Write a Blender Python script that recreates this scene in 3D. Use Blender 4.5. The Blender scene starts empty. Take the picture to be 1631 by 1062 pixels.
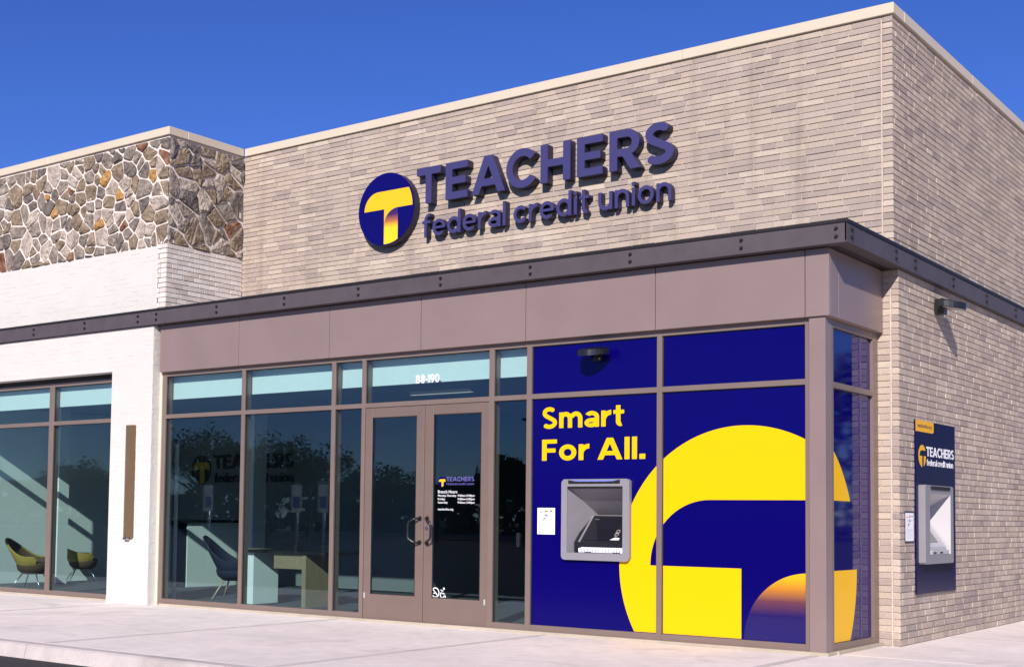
import bpy, bmesh, math, random
import numpy as np
from mathutils import Vector, Matrix
from mathutils.geometry import tessellate_polygon
random.seed(7)
C = bpy.context.scene.collection
sc = bpy.context.scene
R = math.radians

# ------------------------------------------------------------------ camera, light
cam = bpy.data.cameras.new('camera'); co = bpy.data.objects.new('camera', cam); C.objects.link(co)
yaw, pit, rol = R(36.92676708), R(3.21020695), R(0.66777032)
fw = Vector((-math.sin(yaw)*math.cos(pit), math.cos(yaw)*math.cos(pit), math.sin(pit)))
r0 = Vector((math.cos(yaw), math.sin(yaw), 0)); u0 = r0.cross(fw)
cr = math.cos(rol)*r0 + math.sin(rol)*u0; cu = -math.sin(rol)*r0 + math.cos(rol)*u0
CAM = Vector((5.02274, -14.536, 1.38))
co.matrix_world = Matrix(((cr.x, cu.x, -fw.x, CAM.x), (cr.y, cu.y, -fw.y, CAM.y), (cr.z, cu.z, -fw.z, CAM.z), (0, 0, 0, 1)))
cam.sensor_width = 36.0; cam.lens = 2093.12/1631*36
cam.shift_x = 63.96/1631; cam.shift_y = 173.43/1631
cam.clip_end = 2000; cam.clip_start = .1
sc.camera = co

SUN = Vector((.44, -1.0, .58)).normalized()
el = math.asin(SUN.z); az = math.atan2(SUN.x, SUN.y)          # az measured from +Y towards +X
w = bpy.data.worlds.new('World'); sc.world = w; w.use_nodes = True
nt = w.node_tree; bg = nt.nodes['Background']
sky = nt.nodes.new('ShaderNodeTexSky'); sky.sky_type = 'NISHITA'; sky.sun_disc = False
sky.sun_elevation = el; sky.sun_rotation = az; sky.altitude = 1500; sky.air_density = 1.0; sky.dust_density = 0.0; sky.ozone_density = 8.0
hs = nt.nodes.new('ShaderNodeHueSaturation'); hs.inputs['Saturation'].default_value = 1.1; hs.inputs['Hue'].default_value = .52
nt.links.new(sky.outputs[0], hs.inputs['Color']); nt.links.new(hs.outputs[0], bg.inputs[0]); bg.inputs[1].default_value = .104
sl = bpy.data.lights.new('sun', 'SUN'); so = bpy.data.objects.new('sun', sl); C.objects.link(so)
sl.energy = 5.0; sl.angle = R(.5); sl.color = (1, .93, .86)
so.rotation_euler = SUN.to_track_quat('Z', 'Y').to_euler(); so.location = (10, -20, 20)
sc.view_settings.view_transform = 'Standard'; sc.view_settings.look = 'None'
sc.view_settings.exposure = 0.3; sc.view_settings.gamma = 1
sc.cycles.max_bounces = 8; sc.cycles.transparent_max_bounces = 16

# ------------------------------------------------------------------ object helpers
def thing(name, label, cat, loc=(0, 0, 0), group=None):
    o = bpy.data.objects.new(name, None); C.objects.link(o); o.location = loc
    o.empty_display_size = .2
    o['label'] = label; o['category'] = cat
    if group: o['group'] = group
    return o
def node(name, parent):
    o = bpy.data.objects.new(name, None); C.objects.link(o); attach(o, parent); return o
def world_loc(o):
    v = Vector((0, 0, 0))
    while o is not None:
        v += o.location; o = o.parent
    return v
def attach(o, parent):
    if parent is not None:
        o.parent = parent
        o.location = Vector(o.location) - world_loc(parent)
def tag(o, label, cat, group=None):
    o['label'] = label; o['category'] = cat
    if group: o['group'] = group
    return o

class MB:
    def __init__(s): s.v = []; s.f = []; s.m = []; s.sm = []; s.tone = None
    def poly(s, pts, m=0, smooth=False):
        n = len(s.v); s.v += [tuple(p) for p in pts]; s.f.append(tuple(range(n, n+len(pts)))); s.m.append(m); s.sm.append(smooth)
    def faces(s, vs, fs, m=0, smooth=False):
        n = len(s.v); s.v += [tuple(p) for p in vs]
        for f in fs: s.f.append(tuple(i+n for i in f)); s.m.append(m); s.sm.append(smooth)
    def box(s, x0, x1, y0, y1, z0, z1, m=0, b=0):
        if x0 > x1: x0, x1 = x1, x0
        if y0 > y1: y0, y1 = y1, y0
        if z0 > z1: z0, z1 = z1, z0
        if b <= 0:
            vs = [(x, y, z) for x in (x0, x1) for y in (y0, y1) for z in (z0, z1)]
            s.faces(vs, [(0, 1, 3, 2), (4, 6, 7, 5), (0, 4, 5, 1), (2, 3, 7, 6), (0, 2, 6, 4), (1, 5, 7, 3)], m)
        else:
            b = min(b, (x1-x0)*.45, (y1-y0)*.45, (z1-z0)*.45)
            bm = bmesh.new(); bmesh.ops.create_cube(bm, size=1)
            for v in bm.verts: v.co = ((x0+x1)/2+v.co.x*(x1-x0), (y0+y1)/2+v.co.y*(y1-y0), (z0+z1)/2+v.co.z*(z1-z0))
            bmesh.ops.bevel(bm, geom=bm.edges[:], offset=b, segments=1, affect='EDGES', profile=.5)
            bm.verts.ensure_lookup_table()
            s.faces([v.co[:] for v in bm.verts], [tuple(v.index for v in f.verts) for f in bm.faces], m); bm.free()
    def tube(s, path, r, n=10, m=0, caps=True):
        path = [Vector(p) for p in path]; rings = []
        rr = r if isinstance(r, (list, tuple)) else [r]*len(path)
        for i, p in enumerate(path):
            t = (path[min(i+1, len(path)-1)]-path[max(i-1, 0)]).normalized()
            a = t.orthogonal().normalized() if i == 0 else (a-t*a.dot(t)).normalized()
            b = t.cross(a)
            rings.append([p+(a*math.cos(k*2*math.pi/n)+b*math.sin(k*2*math.pi/n))*rr[i] for k in range(n)])
        vs = [v for q in rings for v in q]; fs = []
        for i in range(len(path)-1):
            for k in range(n):
                fs.append((i*n+k, i*n+(k+1) % n, (i+1)*n+(k+1) % n, (i+1)*n+k))
        s.faces(vs, fs, m, True)
        if caps:
            s.poly(rings[0][::-1], m); s.poly(rings[-1], m)
    def prism(s, pts2, o, U, V, N, d0, d1, m=0, mside=None, back=True):
        """pts2: ccw outline in (U, V); from depth d0 to d1 along N."""
        o, U, V, N = Vector(o), Vector(U), Vector(V), Vector(N)
        A = [o+U*a+V*b+N*d0 for a, b in pts2]; B = [o+U*a+V*b+N*d1 for a, b in pts2]
        s.poly(B, m)
        if back: s.poly(A[::-1], m)
        n = len(pts2)
        for i in range(n):
            j = (i+1) % n
            s.poly([A[i], A[j], B[j], B[i]], m if mside is None else mside)
    def build(s, name, mats, parent=None, kind=None, fix=True):
        me = bpy.data.meshes.new(name); me.from_pydata(s.v, [], s.f)
        if not isinstance(mats, (list, tuple)): mats = [mats]
        for q in mats: me.materials.append(q)
        me.polygons.foreach_set('material_index', s.m)
        me.polygons.foreach_set('use_smooth', s.sm)
        if s.tone is not None:
            at = me.color_attributes.new('tone', 'FLOAT_COLOR', 'POINT')
            at.data.foreach_set('color', np.array(s.tone, dtype=np.float32).ravel())
        if fix:
            bm = bmesh.new(); bm.from_mesh(me); bmesh.ops.remove_doubles(bm, verts=bm.verts[:], dist=1e-5)
            bmesh.ops.recalc_face_normals(bm, faces=bm.faces[:]); bm.to_mesh(me); bm.free()
        me.update()
        o = bpy.data.objects.new(name, me); C.objects.link(o)
        if parent is not None:
            o.parent = parent; o.location = -world_loc(parent)
        if kind: o['kind'] = kind
        return o
def box_obj(name, b, m, parent=None, kind=None, bev=0):
    q = MB(); q.box(*b, b=bev); return q.build(name, m, parent, kind)

# ------------------------------------------------------------------ materials
def new_mat(name):
    m = bpy.data.materials.new(name); m.use_nodes = True
    return m, m.node_tree, m.node_tree.nodes['Principled BSDF']
def N(t, typ, **kw):
    n = t.nodes.new(typ)
    for k, v in kw.items(): setattr(n, k, v)
    return n
def mat(name, col, rough=.6, metal=0, var=.08, scale=6., bump=0., bscale=60., spec=.5, coat=0, stretch=None):
    m, t, p = new_mat(name)
    p.inputs['Roughness'].default_value = rough; p.inputs['Metallic'].default_value = metal
    p.inputs['Specular IOR Level'].default_value = spec; p.inputs['Coat Weight'].default_value = coat
    p.inputs['Coat Roughness'].default_value = .05
    g = N(t, 'ShaderNodeNewGeometry'); src = g.outputs['Position']
    if stretch:
        mp = N(t, 'ShaderNodeMapping'); mp.inputs['Scale'].default_value = stretch; t.links.new(src, mp.inputs[0]); src = mp.outputs[0]
    n = N(t, 'ShaderNodeTexNoise'); n.inputs['Scale'].default_value = scale; n.inputs['Detail'].default_value = 6; n.inputs['Roughness'].default_value = .65
    t.links.new(src, n.inputs['Vector'])
    mr = N(t, 'ShaderNodeMapRange'); mr.inputs[1].default_value = .3; mr.inputs[2].default_value = .7
    mr.inputs[3].default_value = 1-var; mr.inputs[4].default_value = 1+var
    t.links.new(n.outputs[0], mr.inputs[0])
    mx = N(t, 'ShaderNodeVectorMath', operation='SCALE'); mx.inputs[0].default_value = col
    t.links.new(mr.outputs[0], mx.inputs['Scale']); t.links.new(mx.outputs[0], p.inputs['Base Color'])
    if bump > 0:
        n2 = N(t, 'ShaderNodeTexNoise'); n2.inputs['Scale'].default_value = bscale; n2.inputs['Detail'].default_value = 5
        t.links.new(src, n2.inputs['Vector'])
        b = N(t, 'ShaderNodeBump'); b.inputs['Strength'].default_value = bump; b.inputs['Distance'].default_value = .01
        t.links.new(n2.outputs[0], b.inputs['Height']); t.links.new(b.outputs[0], p.inputs['Normal'])
    return m
def brick_mat(name, stops, rough=.85, grime=.25):
    m, t, p = new_mat(name); p.inputs['Roughness'].default_value = rough; p.inputs['Specular IOR Level'].default_value = .25
    at = N(t, 'ShaderNodeAttribute', attribute_name='tone'); sp = N(t, 'ShaderNodeSeparateColor'); t.links.new(at.outputs['Color'], sp.inputs[0])
    rp = N(t, 'ShaderNodeValToRGB'); e = rp.color_ramp.elements
    for i, (pos, c) in enumerate(stops):
        q = e[i] if i < 2 else e.new(pos)
        q.position = pos; q.color = (*c, 1)
    g = N(t, 'ShaderNodeNewGeometry'); mp = N(t, 'ShaderNodeMapping'); mp.inputs['Scale'].default_value = (1, 1, 2.6); t.links.new(g.outputs['Position'], mp.inputs[0])
    n = N(t, 'ShaderNodeTexNoise'); n.inputs['Scale'].default_value = 9; n.inputs['Detail'].default_value = 7; n.inputs['Roughness'].default_value = .7
    t.links.new(mp.outputs[0], n.inputs['Vector'])
    ad = N(t, 'ShaderNodeMath', operation='MULTIPLY_ADD'); ad.inputs[1].default_value = .34; ad.inputs[2].default_value = -.17
    t.links.new(n.outputs[0], ad.inputs[0])
    ad2 = N(t, 'ShaderNodeMath', operation='ADD'); t.links.new(sp.outputs[0], ad2.inputs[0]); t.links.new(ad.outputs[0], ad2.inputs[1])
    t.links.new(ad2.outputs[0], rp.inputs[0])
    n3 = N(t, 'ShaderNodeTexNoise'); n3.inputs['Scale'].default_value = 55; n3.inputs['Detail'].default_value = 4; t.links.new(mp.outputs[0], n3.inputs['Vector'])
    mr = N(t, 'ShaderNodeMapRange'); mr.inputs[1].default_value = .25; mr.inputs[2].default_value = .75; mr.inputs[3].default_value = .72; mr.inputs[4].default_value = 1.2
    t.links.new(n3.outputs[0], mr.inputs[0])
    br = N(t, 'ShaderNodeMapRange'); br.inputs[3].default_value = .93; br.inputs[4].default_value = 1.07; t.links.new(sp.outputs[1], br.inputs[0])
    mm0 = N(t, 'ShaderNodeMath', operation='MULTIPLY'); t.links.new(mr.outputs[0], mm0.inputs[0]); t.links.new(br.outputs[0], mm0.inputs[1])
    # faint run-off streaks
    ms = N(t, 'ShaderNodeMapping'); ms.inputs['Scale'].default_value = (5, 5, .3); t.links.new(g.outputs['Position'], ms.inputs[0])
    n6 = N(t, 'ShaderNodeTexNoise'); n6.inputs['Scale'].default_value = 1; n6.inputs['Detail'].default_value = 5; t.links.new(ms.outputs[0], n6.inputs['Vector'])
    m6 = N(t, 'ShaderNodeMapRange'); m6.inputs[1].default_value = .52; m6.inputs[2].default_value = .75; m6.inputs[3].default_value = 1; m6.inputs[4].default_value = .8; t.links.new(n6.outputs[0], m6.inputs[0])
    mm = N(t, 'ShaderNodeMath', operation='MULTIPLY'); t.links.new(mm0.outputs[0], mm.inputs[0]); t.links.new(m6.outputs[0], mm.inputs[1])
    sc_ = N(t, 'ShaderNodeVectorMath', operation='SCALE'); t.links.new(rp.outputs[0], sc_.inputs[0]); t.links.new(mm.outputs[0], sc_.inputs['Scale'])
    # pale lime bloom in patches, as new masonry has
    n4 = N(t, 'ShaderNodeTexNoise'); n4.inputs['Scale'].default_value = .9; n4.inputs['Detail'].default_value = 8; n4.inputs['Roughness'].default_value = .72; t.links.new(g.outputs['Position'], n4.inputs['Vector'])
    m4 = N(t, 'ShaderNodeMapRange'); m4.inputs[1].default_value = .56; m4.inputs[2].default_value = .78; m4.inputs[3].default_value = 0; m4.inputs[4].default_value = grime; t.links.new(n4.outputs[0], m4.inputs[0])
    mix = N(t, 'ShaderNodeMix', data_type='RGBA'); t.links.new(m4.outputs[0], mix.inputs[0]); t.links.new(sc_.outputs[0], mix.inputs[6]); mix.inputs[7].default_value = (.6, .55, .5, 1)
    t.links.new(mix.outputs[2], p.inputs['Base Color'])
    b = N(t, 'ShaderNodeBump'); b.inputs['Strength'].default_value = .5; b.inputs['Distance'].default_value = .006
    t.links.new(n3.outputs[0], b.inputs['Height']); t.links.new(b.outputs[0], p.inputs['Normal'])
    return m
def glass_mat(name, tint, f0=.07, rough=0.0):
    m, t, p = new_mat(name); t.nodes.remove(p); out = t.nodes['Material Output']
    g = N(t, 'ShaderNodeNewGeometry'); d = N(t, 'ShaderNodeVectorMath', operation='DOT_PRODUCT')
    t.links.new(g.outputs['Normal'], d.inputs[0]); t.links.new(g.outputs['Incoming'], d.inputs[1])
    ab = N(t, 'ShaderNodeMath', operation='ABSOLUTE'); t.links.new(d.outputs['Value'], ab.inputs[0])
    s1 = N(t, 'ShaderNodeMath', operation='SUBTRACT'); s1.inputs[0].default_value = 1; t.links.new(ab.outputs[0], s1.inputs[1])
    pw = N(t, 'ShaderNodeMath', operation='POWER'); pw.inputs[1].default_value = 5; t.links.new(s1.outputs[0], pw.inputs[0])
    fr = N(t, 'ShaderNodeMath', operation='MULTIPLY_ADD'); fr.inputs[1].default_value = 1-f0; fr.inputs[2].default_value = f0; t.links.new(pw.outputs[0], fr.inputs[0])
    tr = N(t, 'ShaderNodeBsdfTransparent'); tr.inputs[0].default_value = (*tint, 1)
    gl = N(t, 'ShaderNodeBsdfGlossy'); gl.inputs['Roughness'].default_value = rough; gl.inputs[0].default_value = (.72, .86, 1, 1)
    mx = N(t, 'ShaderNodeMixShader'); t.links.new(fr.outputs[0], mx.inputs[0]); t.links.new(tr.outputs[0], mx.inputs[1]); t.links.new(gl.outputs[0], mx.inputs[2])
    t.links.new(mx.outputs[0], out.inputs[0]); return m
def emit_mat(name, col, s):
    m, t, p = new_mat(name); p.inputs['Base Color'].default_value = (*col, 1)
    p.inputs['Emission Color'].default_value = (*col, 1); p.inputs['Emission Strength'].default_value = s; return m
def ramp_mat(name, axis_lo, axis_hi, stops, rough=.35, coat=.3):
    """printed vertical colour fade between two heights"""
    m, t, p = new_mat(name); p.inputs['Roughness'].default_value = rough; p.inputs['Coat Weight'].default_value = coat
    g = N(t, 'ShaderNodeNewGeometry'); s = N(t, 'ShaderNodeSeparateXYZ'); t.links.new(g.outputs['Position'], s.inputs[0])
    mr = N(t, 'ShaderNodeMapRange'); mr.inputs[1].default_value = axis_lo; mr.inputs[2].default_value = axis_hi; t.links.new(s.outputs[2], mr.inputs[0])
    rp = N(t, 'ShaderNodeValToRGB'); e = rp.color_ramp.elements
    for i, (pos, c) in enumerate(stops):
        q = e[i] if i < 2 else e.new(pos); q.position = pos; q.color = (*c, 1)
    t.links.new(mr.outputs[0], rp.inputs[0]); t.links.new(rp.outputs[0], p.inputs['Base Color']); return m

NAVY = (.002, .0003, .098); YEL = (.8, .45, .001)
M = {}
M['brick'] = brick_mat('tan_brick', [(0, (.315, .254, .23)), (.25, (.38, .306, .265)), (.48, (.432, .346, .288)), (.72, (.47, .381, .304)), (1, (.52, .436, .358))], grime=.45)
M['mortar'] = mat('brick_mortar', (.52, .44, .385), .95, var=.12, scale=14, bump=.4, bscale=120, spec=.1)
M['wbrick'] = brick_mat('limewashed_brick', [(0, (.48, .4, .36)), (.25, (.62, .55, .5)), (.55, (.73, .67, .63)), (.8, (.78, .73, .69)), (1, (.6, .5, .43))], grime=.3)
M['wmortar'] = mat('limewashed_mortar', (.2, .15, .13), .95, var=.15, scale=14, spec=.1)
M['white'] = mat('white_painted_masonry', (.575, .545, .51), .75, var=.03, scale=2.5, bump=.15, bscale=90, spec=.3)
M['smortar'] = mat('stone_mortar', (.68, .6, .55), .95, var=.14, scale=10, bump=.6, bscale=60, spec=.1)
def stone_mat(name, a, b, c):
    m, t, p = new_mat(name); p.inputs['Roughness'].default_value = .9; p.inputs['Specular IOR Level'].default_value = .2
    g = N(t, 'ShaderNodeNewGeometry')
    n = N(t, 'ShaderNodeTexNoise'); n.inputs['Scale'].default_value = 6.5; n.inputs['Detail'].default_value = 9; n.inputs['Roughness'].default_value = .72; n.inputs['Distortion'].default_value = .6
    t.links.new(g.outputs['Position'], n.inputs['Vector'])
    rp = N(t, 'ShaderNodeValToRGB'); e = rp.color_ramp.elements; e[0].position = .32; e[0].color = (*a, 1); e[1].position = .68; e[1].color = (*c, 1); q = e.new(.5); q.color = (*b, 1)
    t.links.new(n.outputs[0], rp.inputs[0]); t.links.new(rp.outputs[0], p.inputs['Base Color'])
    n2 = N(t, 'ShaderNodeTexNoise'); n2.inputs['Scale'].default_value = 17; n2.inputs['Detail'].default_value = 9; t.links.new(g.outputs['Position'], n2.inputs['Vector'])
    b_ = N(t, 'ShaderNodeBump'); b_.inputs['Strength'].default_value = 1; b_.inputs['Distance'].default_value = .045
    t.links.new(n2.outputs[0], b_.inputs['Height']); t.links.new(b_.outputs[0], p.inputs['Normal']); return m
STONES = [(stone_mat('grey_stone', (0.116, 0.092, 0.080), (0.223, 0.184, 0.155), (0.388, 0.327, 0.277)), 30),
          (stone_mat('brown_grey_stone', (0.116, 0.083, 0.059), (0.223, 0.166, 0.118), (0.369, 0.285, 0.210)), 30),
          (stone_mat('dark_stone', (0.082, 0.068, 0.063), (0.150, 0.124, 0.113), (0.272, 0.230, 0.197)), 14),
          (stone_mat('pale_stone', (0.252, 0.202, 0.168), (0.388, 0.322, 0.269), (0.533, 0.460, 0.395)), 14),
          (stone_mat('red_brown_stone', (0.097, 0.041, 0.025), (0.204, 0.101, 0.063), (0.320, 0.202, 0.134)), 4),
          (stone_mat('ochre_stone', (0.233, 0.110, 0.034), (0.407, 0.221, 0.076), (0.504, 0.350, 0.202)), 3)]
M['coping'] = mat('cream_coping_metal', (.575, .49, .375), .45, var=.025, scale=1.5, spec=.4)
M['beam'] = mat('dark_bronze_steel', (.078, .064, .072), .55, metal=0, spec=.3, var=.12, scale=4, bump=.05, bscale=30)
M['cap'] = mat('black_bronze_cap', (.02, .016, .017), .5, metal=.3, var=.15, scale=5)
M['fascia'] = mat('mauve_metal_panel', (.262, .186, .172), .4, metal=.2, var=.06, scale=1.2, spec=.5, bump=.12, bscale=1.3)
M['seam_glint'] = mat('panel_joint_strip', (.5, .36, .3), .5, var=.05)  # pale backing paints in the sun caught by panel edges
M['frame'] = mat('bronze_anodised_frame', (.225, .165, .138), .4, metal=.3, var=.05, scale=3)
M['doorm'] = mat('bronze_door_frame', (.205, .145, .12), .42, metal=.3, var=.05, scale=3)
M['gasket'] = mat('black_gasket', (.012, .012, .013), .6)
M['glass'] = glass_mat('tinted_glass', (.81, .9, .895), .052)
M['navy'] = mat('navy_vinyl_film', NAVY, .2, var=.02, spec=.17)
M['navyside'] = mat('navy_vinyl_behind_glass', NAVY, .04, var=.02, spec=.3)
M['yel'] = mat('yellow_vinyl_film', YEL, .3, var=.01, spec=.2)
M['disc'] = mat('navy_sign_face', (.0025, .001, .105), .35, var=.02, spec=.25)
M['letter'] = mat('slate_blue_letter', (.046, .041, .135), .45, var=.03, spec=.3)
M['letside'] = mat('navy_letter_return', (.018, .015, .045), .5, var=.03)
M['yelsign'] = mat('yellow_sign_face', (.84, .46, .006), .3, var=.01)
M['white_print'] = mat('white_print', (.82, .82, .83), .5, var=.01)
M['grey'] = mat('grey_atm_plastic', (.225, .215, .235), .45, var=.03, scale=8)
M['lgrey'] = mat('pale_grey_plastic', (.42, .41, .43), .45, var=.03)
M['black'] = mat('black_plastic', (.012, .012, .014), .3, var=.05)
M['screen'] = mat('dark_screen_glass', (.008, .008, .014), .08, var=.02, spec=.6)
M['blueled'] = mat('blue_light_strip', (.05, .1, .5), .3)
M['paper'] = mat('white_sticker', (.8, .8, .82), .5, var=.01)
M['steel'] = mat('brushed_steel', (.5, .5, .5), .3, metal=1, var=.05)
M['sconce'] = mat('bronze_sconce_metal', (.16, .1, .054), .45, metal=.25, var=.06, scale=4)
M['sconce_shaded'] = mat('shaded_sconce_side', (.08, .05, .035), .45, metal=.35, var=.06)  # shading and shadow gap of the left face put into its colour
M['concrete'] = None
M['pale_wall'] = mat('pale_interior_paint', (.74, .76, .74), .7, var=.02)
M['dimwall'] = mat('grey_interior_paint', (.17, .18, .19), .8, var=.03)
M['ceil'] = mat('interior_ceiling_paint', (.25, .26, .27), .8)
M['carpet'] = mat('grey_carpet_tile', (.06, .063, .085), .95, var=.25, scale=40)
M['wood'] = mat('wood_laminate', (.27, .2, .125), .5, var=.25, scale=5, stretch=(30, 30, 1))
M['navyfab'] = mat('navy_upholstery', (.012, .015, .042), .8, var=.1, scale=40)
M['olive'] = mat('olive_yellow_upholstery', (.36, .235, .045), .8, var=.1, scale=40)
M['olived'] = mat('dark_brown_upholstery', (.09, .05, .025), .8, var=.1, scale=40)
M['led'] = emit_mat('linear_led', (1, .95, .85), .3)
def concrete(name, col, seed):
    m, t, p = new_mat(name); p.inputs['Roughness'].default_value = .9; p.inputs['Specular IOR Level'].default_value = .2
    g = N(t, 'ShaderNodeNewGeometry'); mp = N(t, 'ShaderNodeMapping'); mp.inputs['Location'].default_value = (seed, seed*.7, 0); t.links.new(g.outputs['Position'], mp.inputs[0])
    ns = []
    for s, d, r in ((.55, 8, .6), (5, 8, .7), (90, 4, .6)):
        n = N(t, 'ShaderNodeTexNoise'); n.inputs['Scale'].default_value = s; n.inputs['Detail'].default_value = d; n.inputs['Roughness'].default_value = r
        t.links.new(mp.outputs[0], n.inputs['Vector']); ns.append(n)
    vals = []
    for n, v in zip(ns, (.1, .09, .09)):
        mr = N(t, 'ShaderNodeMapRange'); mr.inputs[1].default_value = .3; mr.inputs[2].default_value = .7; mr.inputs[3].default_value = 1-v; mr.inputs[4].default_value = 1+v
        t.links.new(n.outputs[0], mr.inputs[0]); vals.append(mr)
    a = N(t, 'ShaderNodeMath', operation='MULTIPLY'); t.links.new(vals[0].outputs[0], a.inputs[0]); t.links.new(vals[1].outputs[0], a.inputs[1])
    b = N(t, 'ShaderNodeMath', operation='MULTIPLY'); t.links.new(a.outputs[0], b.inputs[0]); t.links.new(vals[2].outputs[0], b.inputs[1])
    n5 = N(t, 'ShaderNodeTexNoise'); n5.inputs['Scale'].default_value = 1.3; n5.inputs['Detail'].default_value = 5; n5.inputs['Distortion'].default_value = .8; t.links.new(mp.outputs[0], n5.inputs['Vector'])
    m5 = N(t, 'ShaderNodeMapRange'); m5.inputs[1].default_value = .56; m5.inputs[2].default_value = .72; m5.inputs[3].default_value = 1; m5.inputs[4].default_value = .84; t.links.new(n5.outputs[0], m5.inputs[0])
    b2 = N(t, 'ShaderNodeMath', operation='MULTIPLY'); t.links.new(b.outputs[0], b2.inputs[0]); t.links.new(m5.outputs[0], b2.inputs[1]); b = b2
    s = N(t, 'ShaderNodeVectorMath', operation='SCALE'); s.inputs[0].default_value = col; t.links.new(b.outputs[0], s.inputs['Scale'])
    # small dark specks
    vo = N(t, 'ShaderNodeTexVoronoi'); vo.inputs['Scale'].default_value = 1.6; t.links.new(mp.outputs[0], vo.inputs['Vector'])
    mr = N(t, 'ShaderNodeMapRange'); mr.inputs[1].default_value = .016; mr.inputs[2].default_value = .028; mr.inputs[3].default_value = .5; mr.inputs[4].default_value = 0; t.links.new(vo.outputs['Distance'], mr.inputs[0])
    mix = N(t, 'ShaderNodeMix', data_type='RGBA'); t.links.new(mr.outputs[0], mix.inputs[0]); t.links.new(s.outputs[0], mix.inputs[6]); mix.inputs[7].default_value = (.3, .27, .25, 1)
    t.links.new(mix.outputs[2], p.inputs['Base Color'])
    bp = N(t, 'ShaderNodeBump'); bp.inputs['Strength'].default_value = .25; bp.inputs['Distance'].default_value = .01; t.links.new(ns[2].outputs[0], bp.inputs['Height']); t.links.new(bp.outputs[0], p.inputs['Normal'])
    return m
M['concrete'] = concrete('broomed_concrete', (.78, .69, .635), 3)
M['curb'] = concrete('weathered_curb_concrete', (.5, .44, .42), 9)
M['base'] = concrete('stained_base_concrete', (.42, .36, .28), 15)
M['asphalt'] = mat('asphalt', (.05, .046, .047), .9, var=.2, scale=30, bump=.7, bscale=150, spec=.2)
M['leaf'] = mat('tree_leaves', (.045, .06, .025), .8, var=.3, scale=2)
M['bark'] = mat('tree_bark', (.12, .085, .06), .9, var=.2)
M['roof'] = mat('roof_membrane', (.5, .5, .5), .9)
M['grassm'] = mat('dry_grass', (.06, .07, .03), .95, var=.3, scale=3)

# ------------------------------------------------------------------ a geometric bold typeface, drawn as distance fields
def sd_box(X, Y, x0, y0, x1, y1):
    dx = np.maximum(x0-X, X-x1); dy = np.maximum(y0-Y, Y-y1)
    return np.maximum(dx, dy)
def sd_seg(X, Y, x0, y0, x1, y1, wd):
    L = math.hypot(x1-x0, y1-y0); ux, uy = (x1-x0)/L, (y1-y0)/L
    a = (X-x0)*ux+(Y-y0)*uy; b = -(X-x0)*uy+(Y-y0)*ux
    return np.maximum(np.abs(b)-wd/2, np.maximum(-a, a-L))
def sd_arc(X, Y, cx, cy, rx, ry, wd, a0, a1):
    """ring of stroke wd whose OUTER half axes are rx, ry, kept from angle a0 to a1 (degrees, ccw)"""
    ro = np.hypot((X-cx)/rx, (Y-cy)/ry); g = (ro-1)*min(rx, ry)
    ri = np.hypot((X-cx)/(rx-wd), (Y-cy)/(ry-wd)); h = (1-ri)*min(rx-wd, ry-wd)
    d = np.maximum(g, h)
    if a1-a0 < 359:
        th = np.degrees(np.arctan2((Y-cy)/ry, (X-cx)/rx)); mid = (a0+a1)/2; hw = (a1-a0)/2
        dif = (th-mid+180) % 360-180
        ang = (np.abs(dif)-hw)*math.pi/180*np.hypot(X-cx, Y-cy)
        d = np.maximum(d, ang)
    return d
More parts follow.
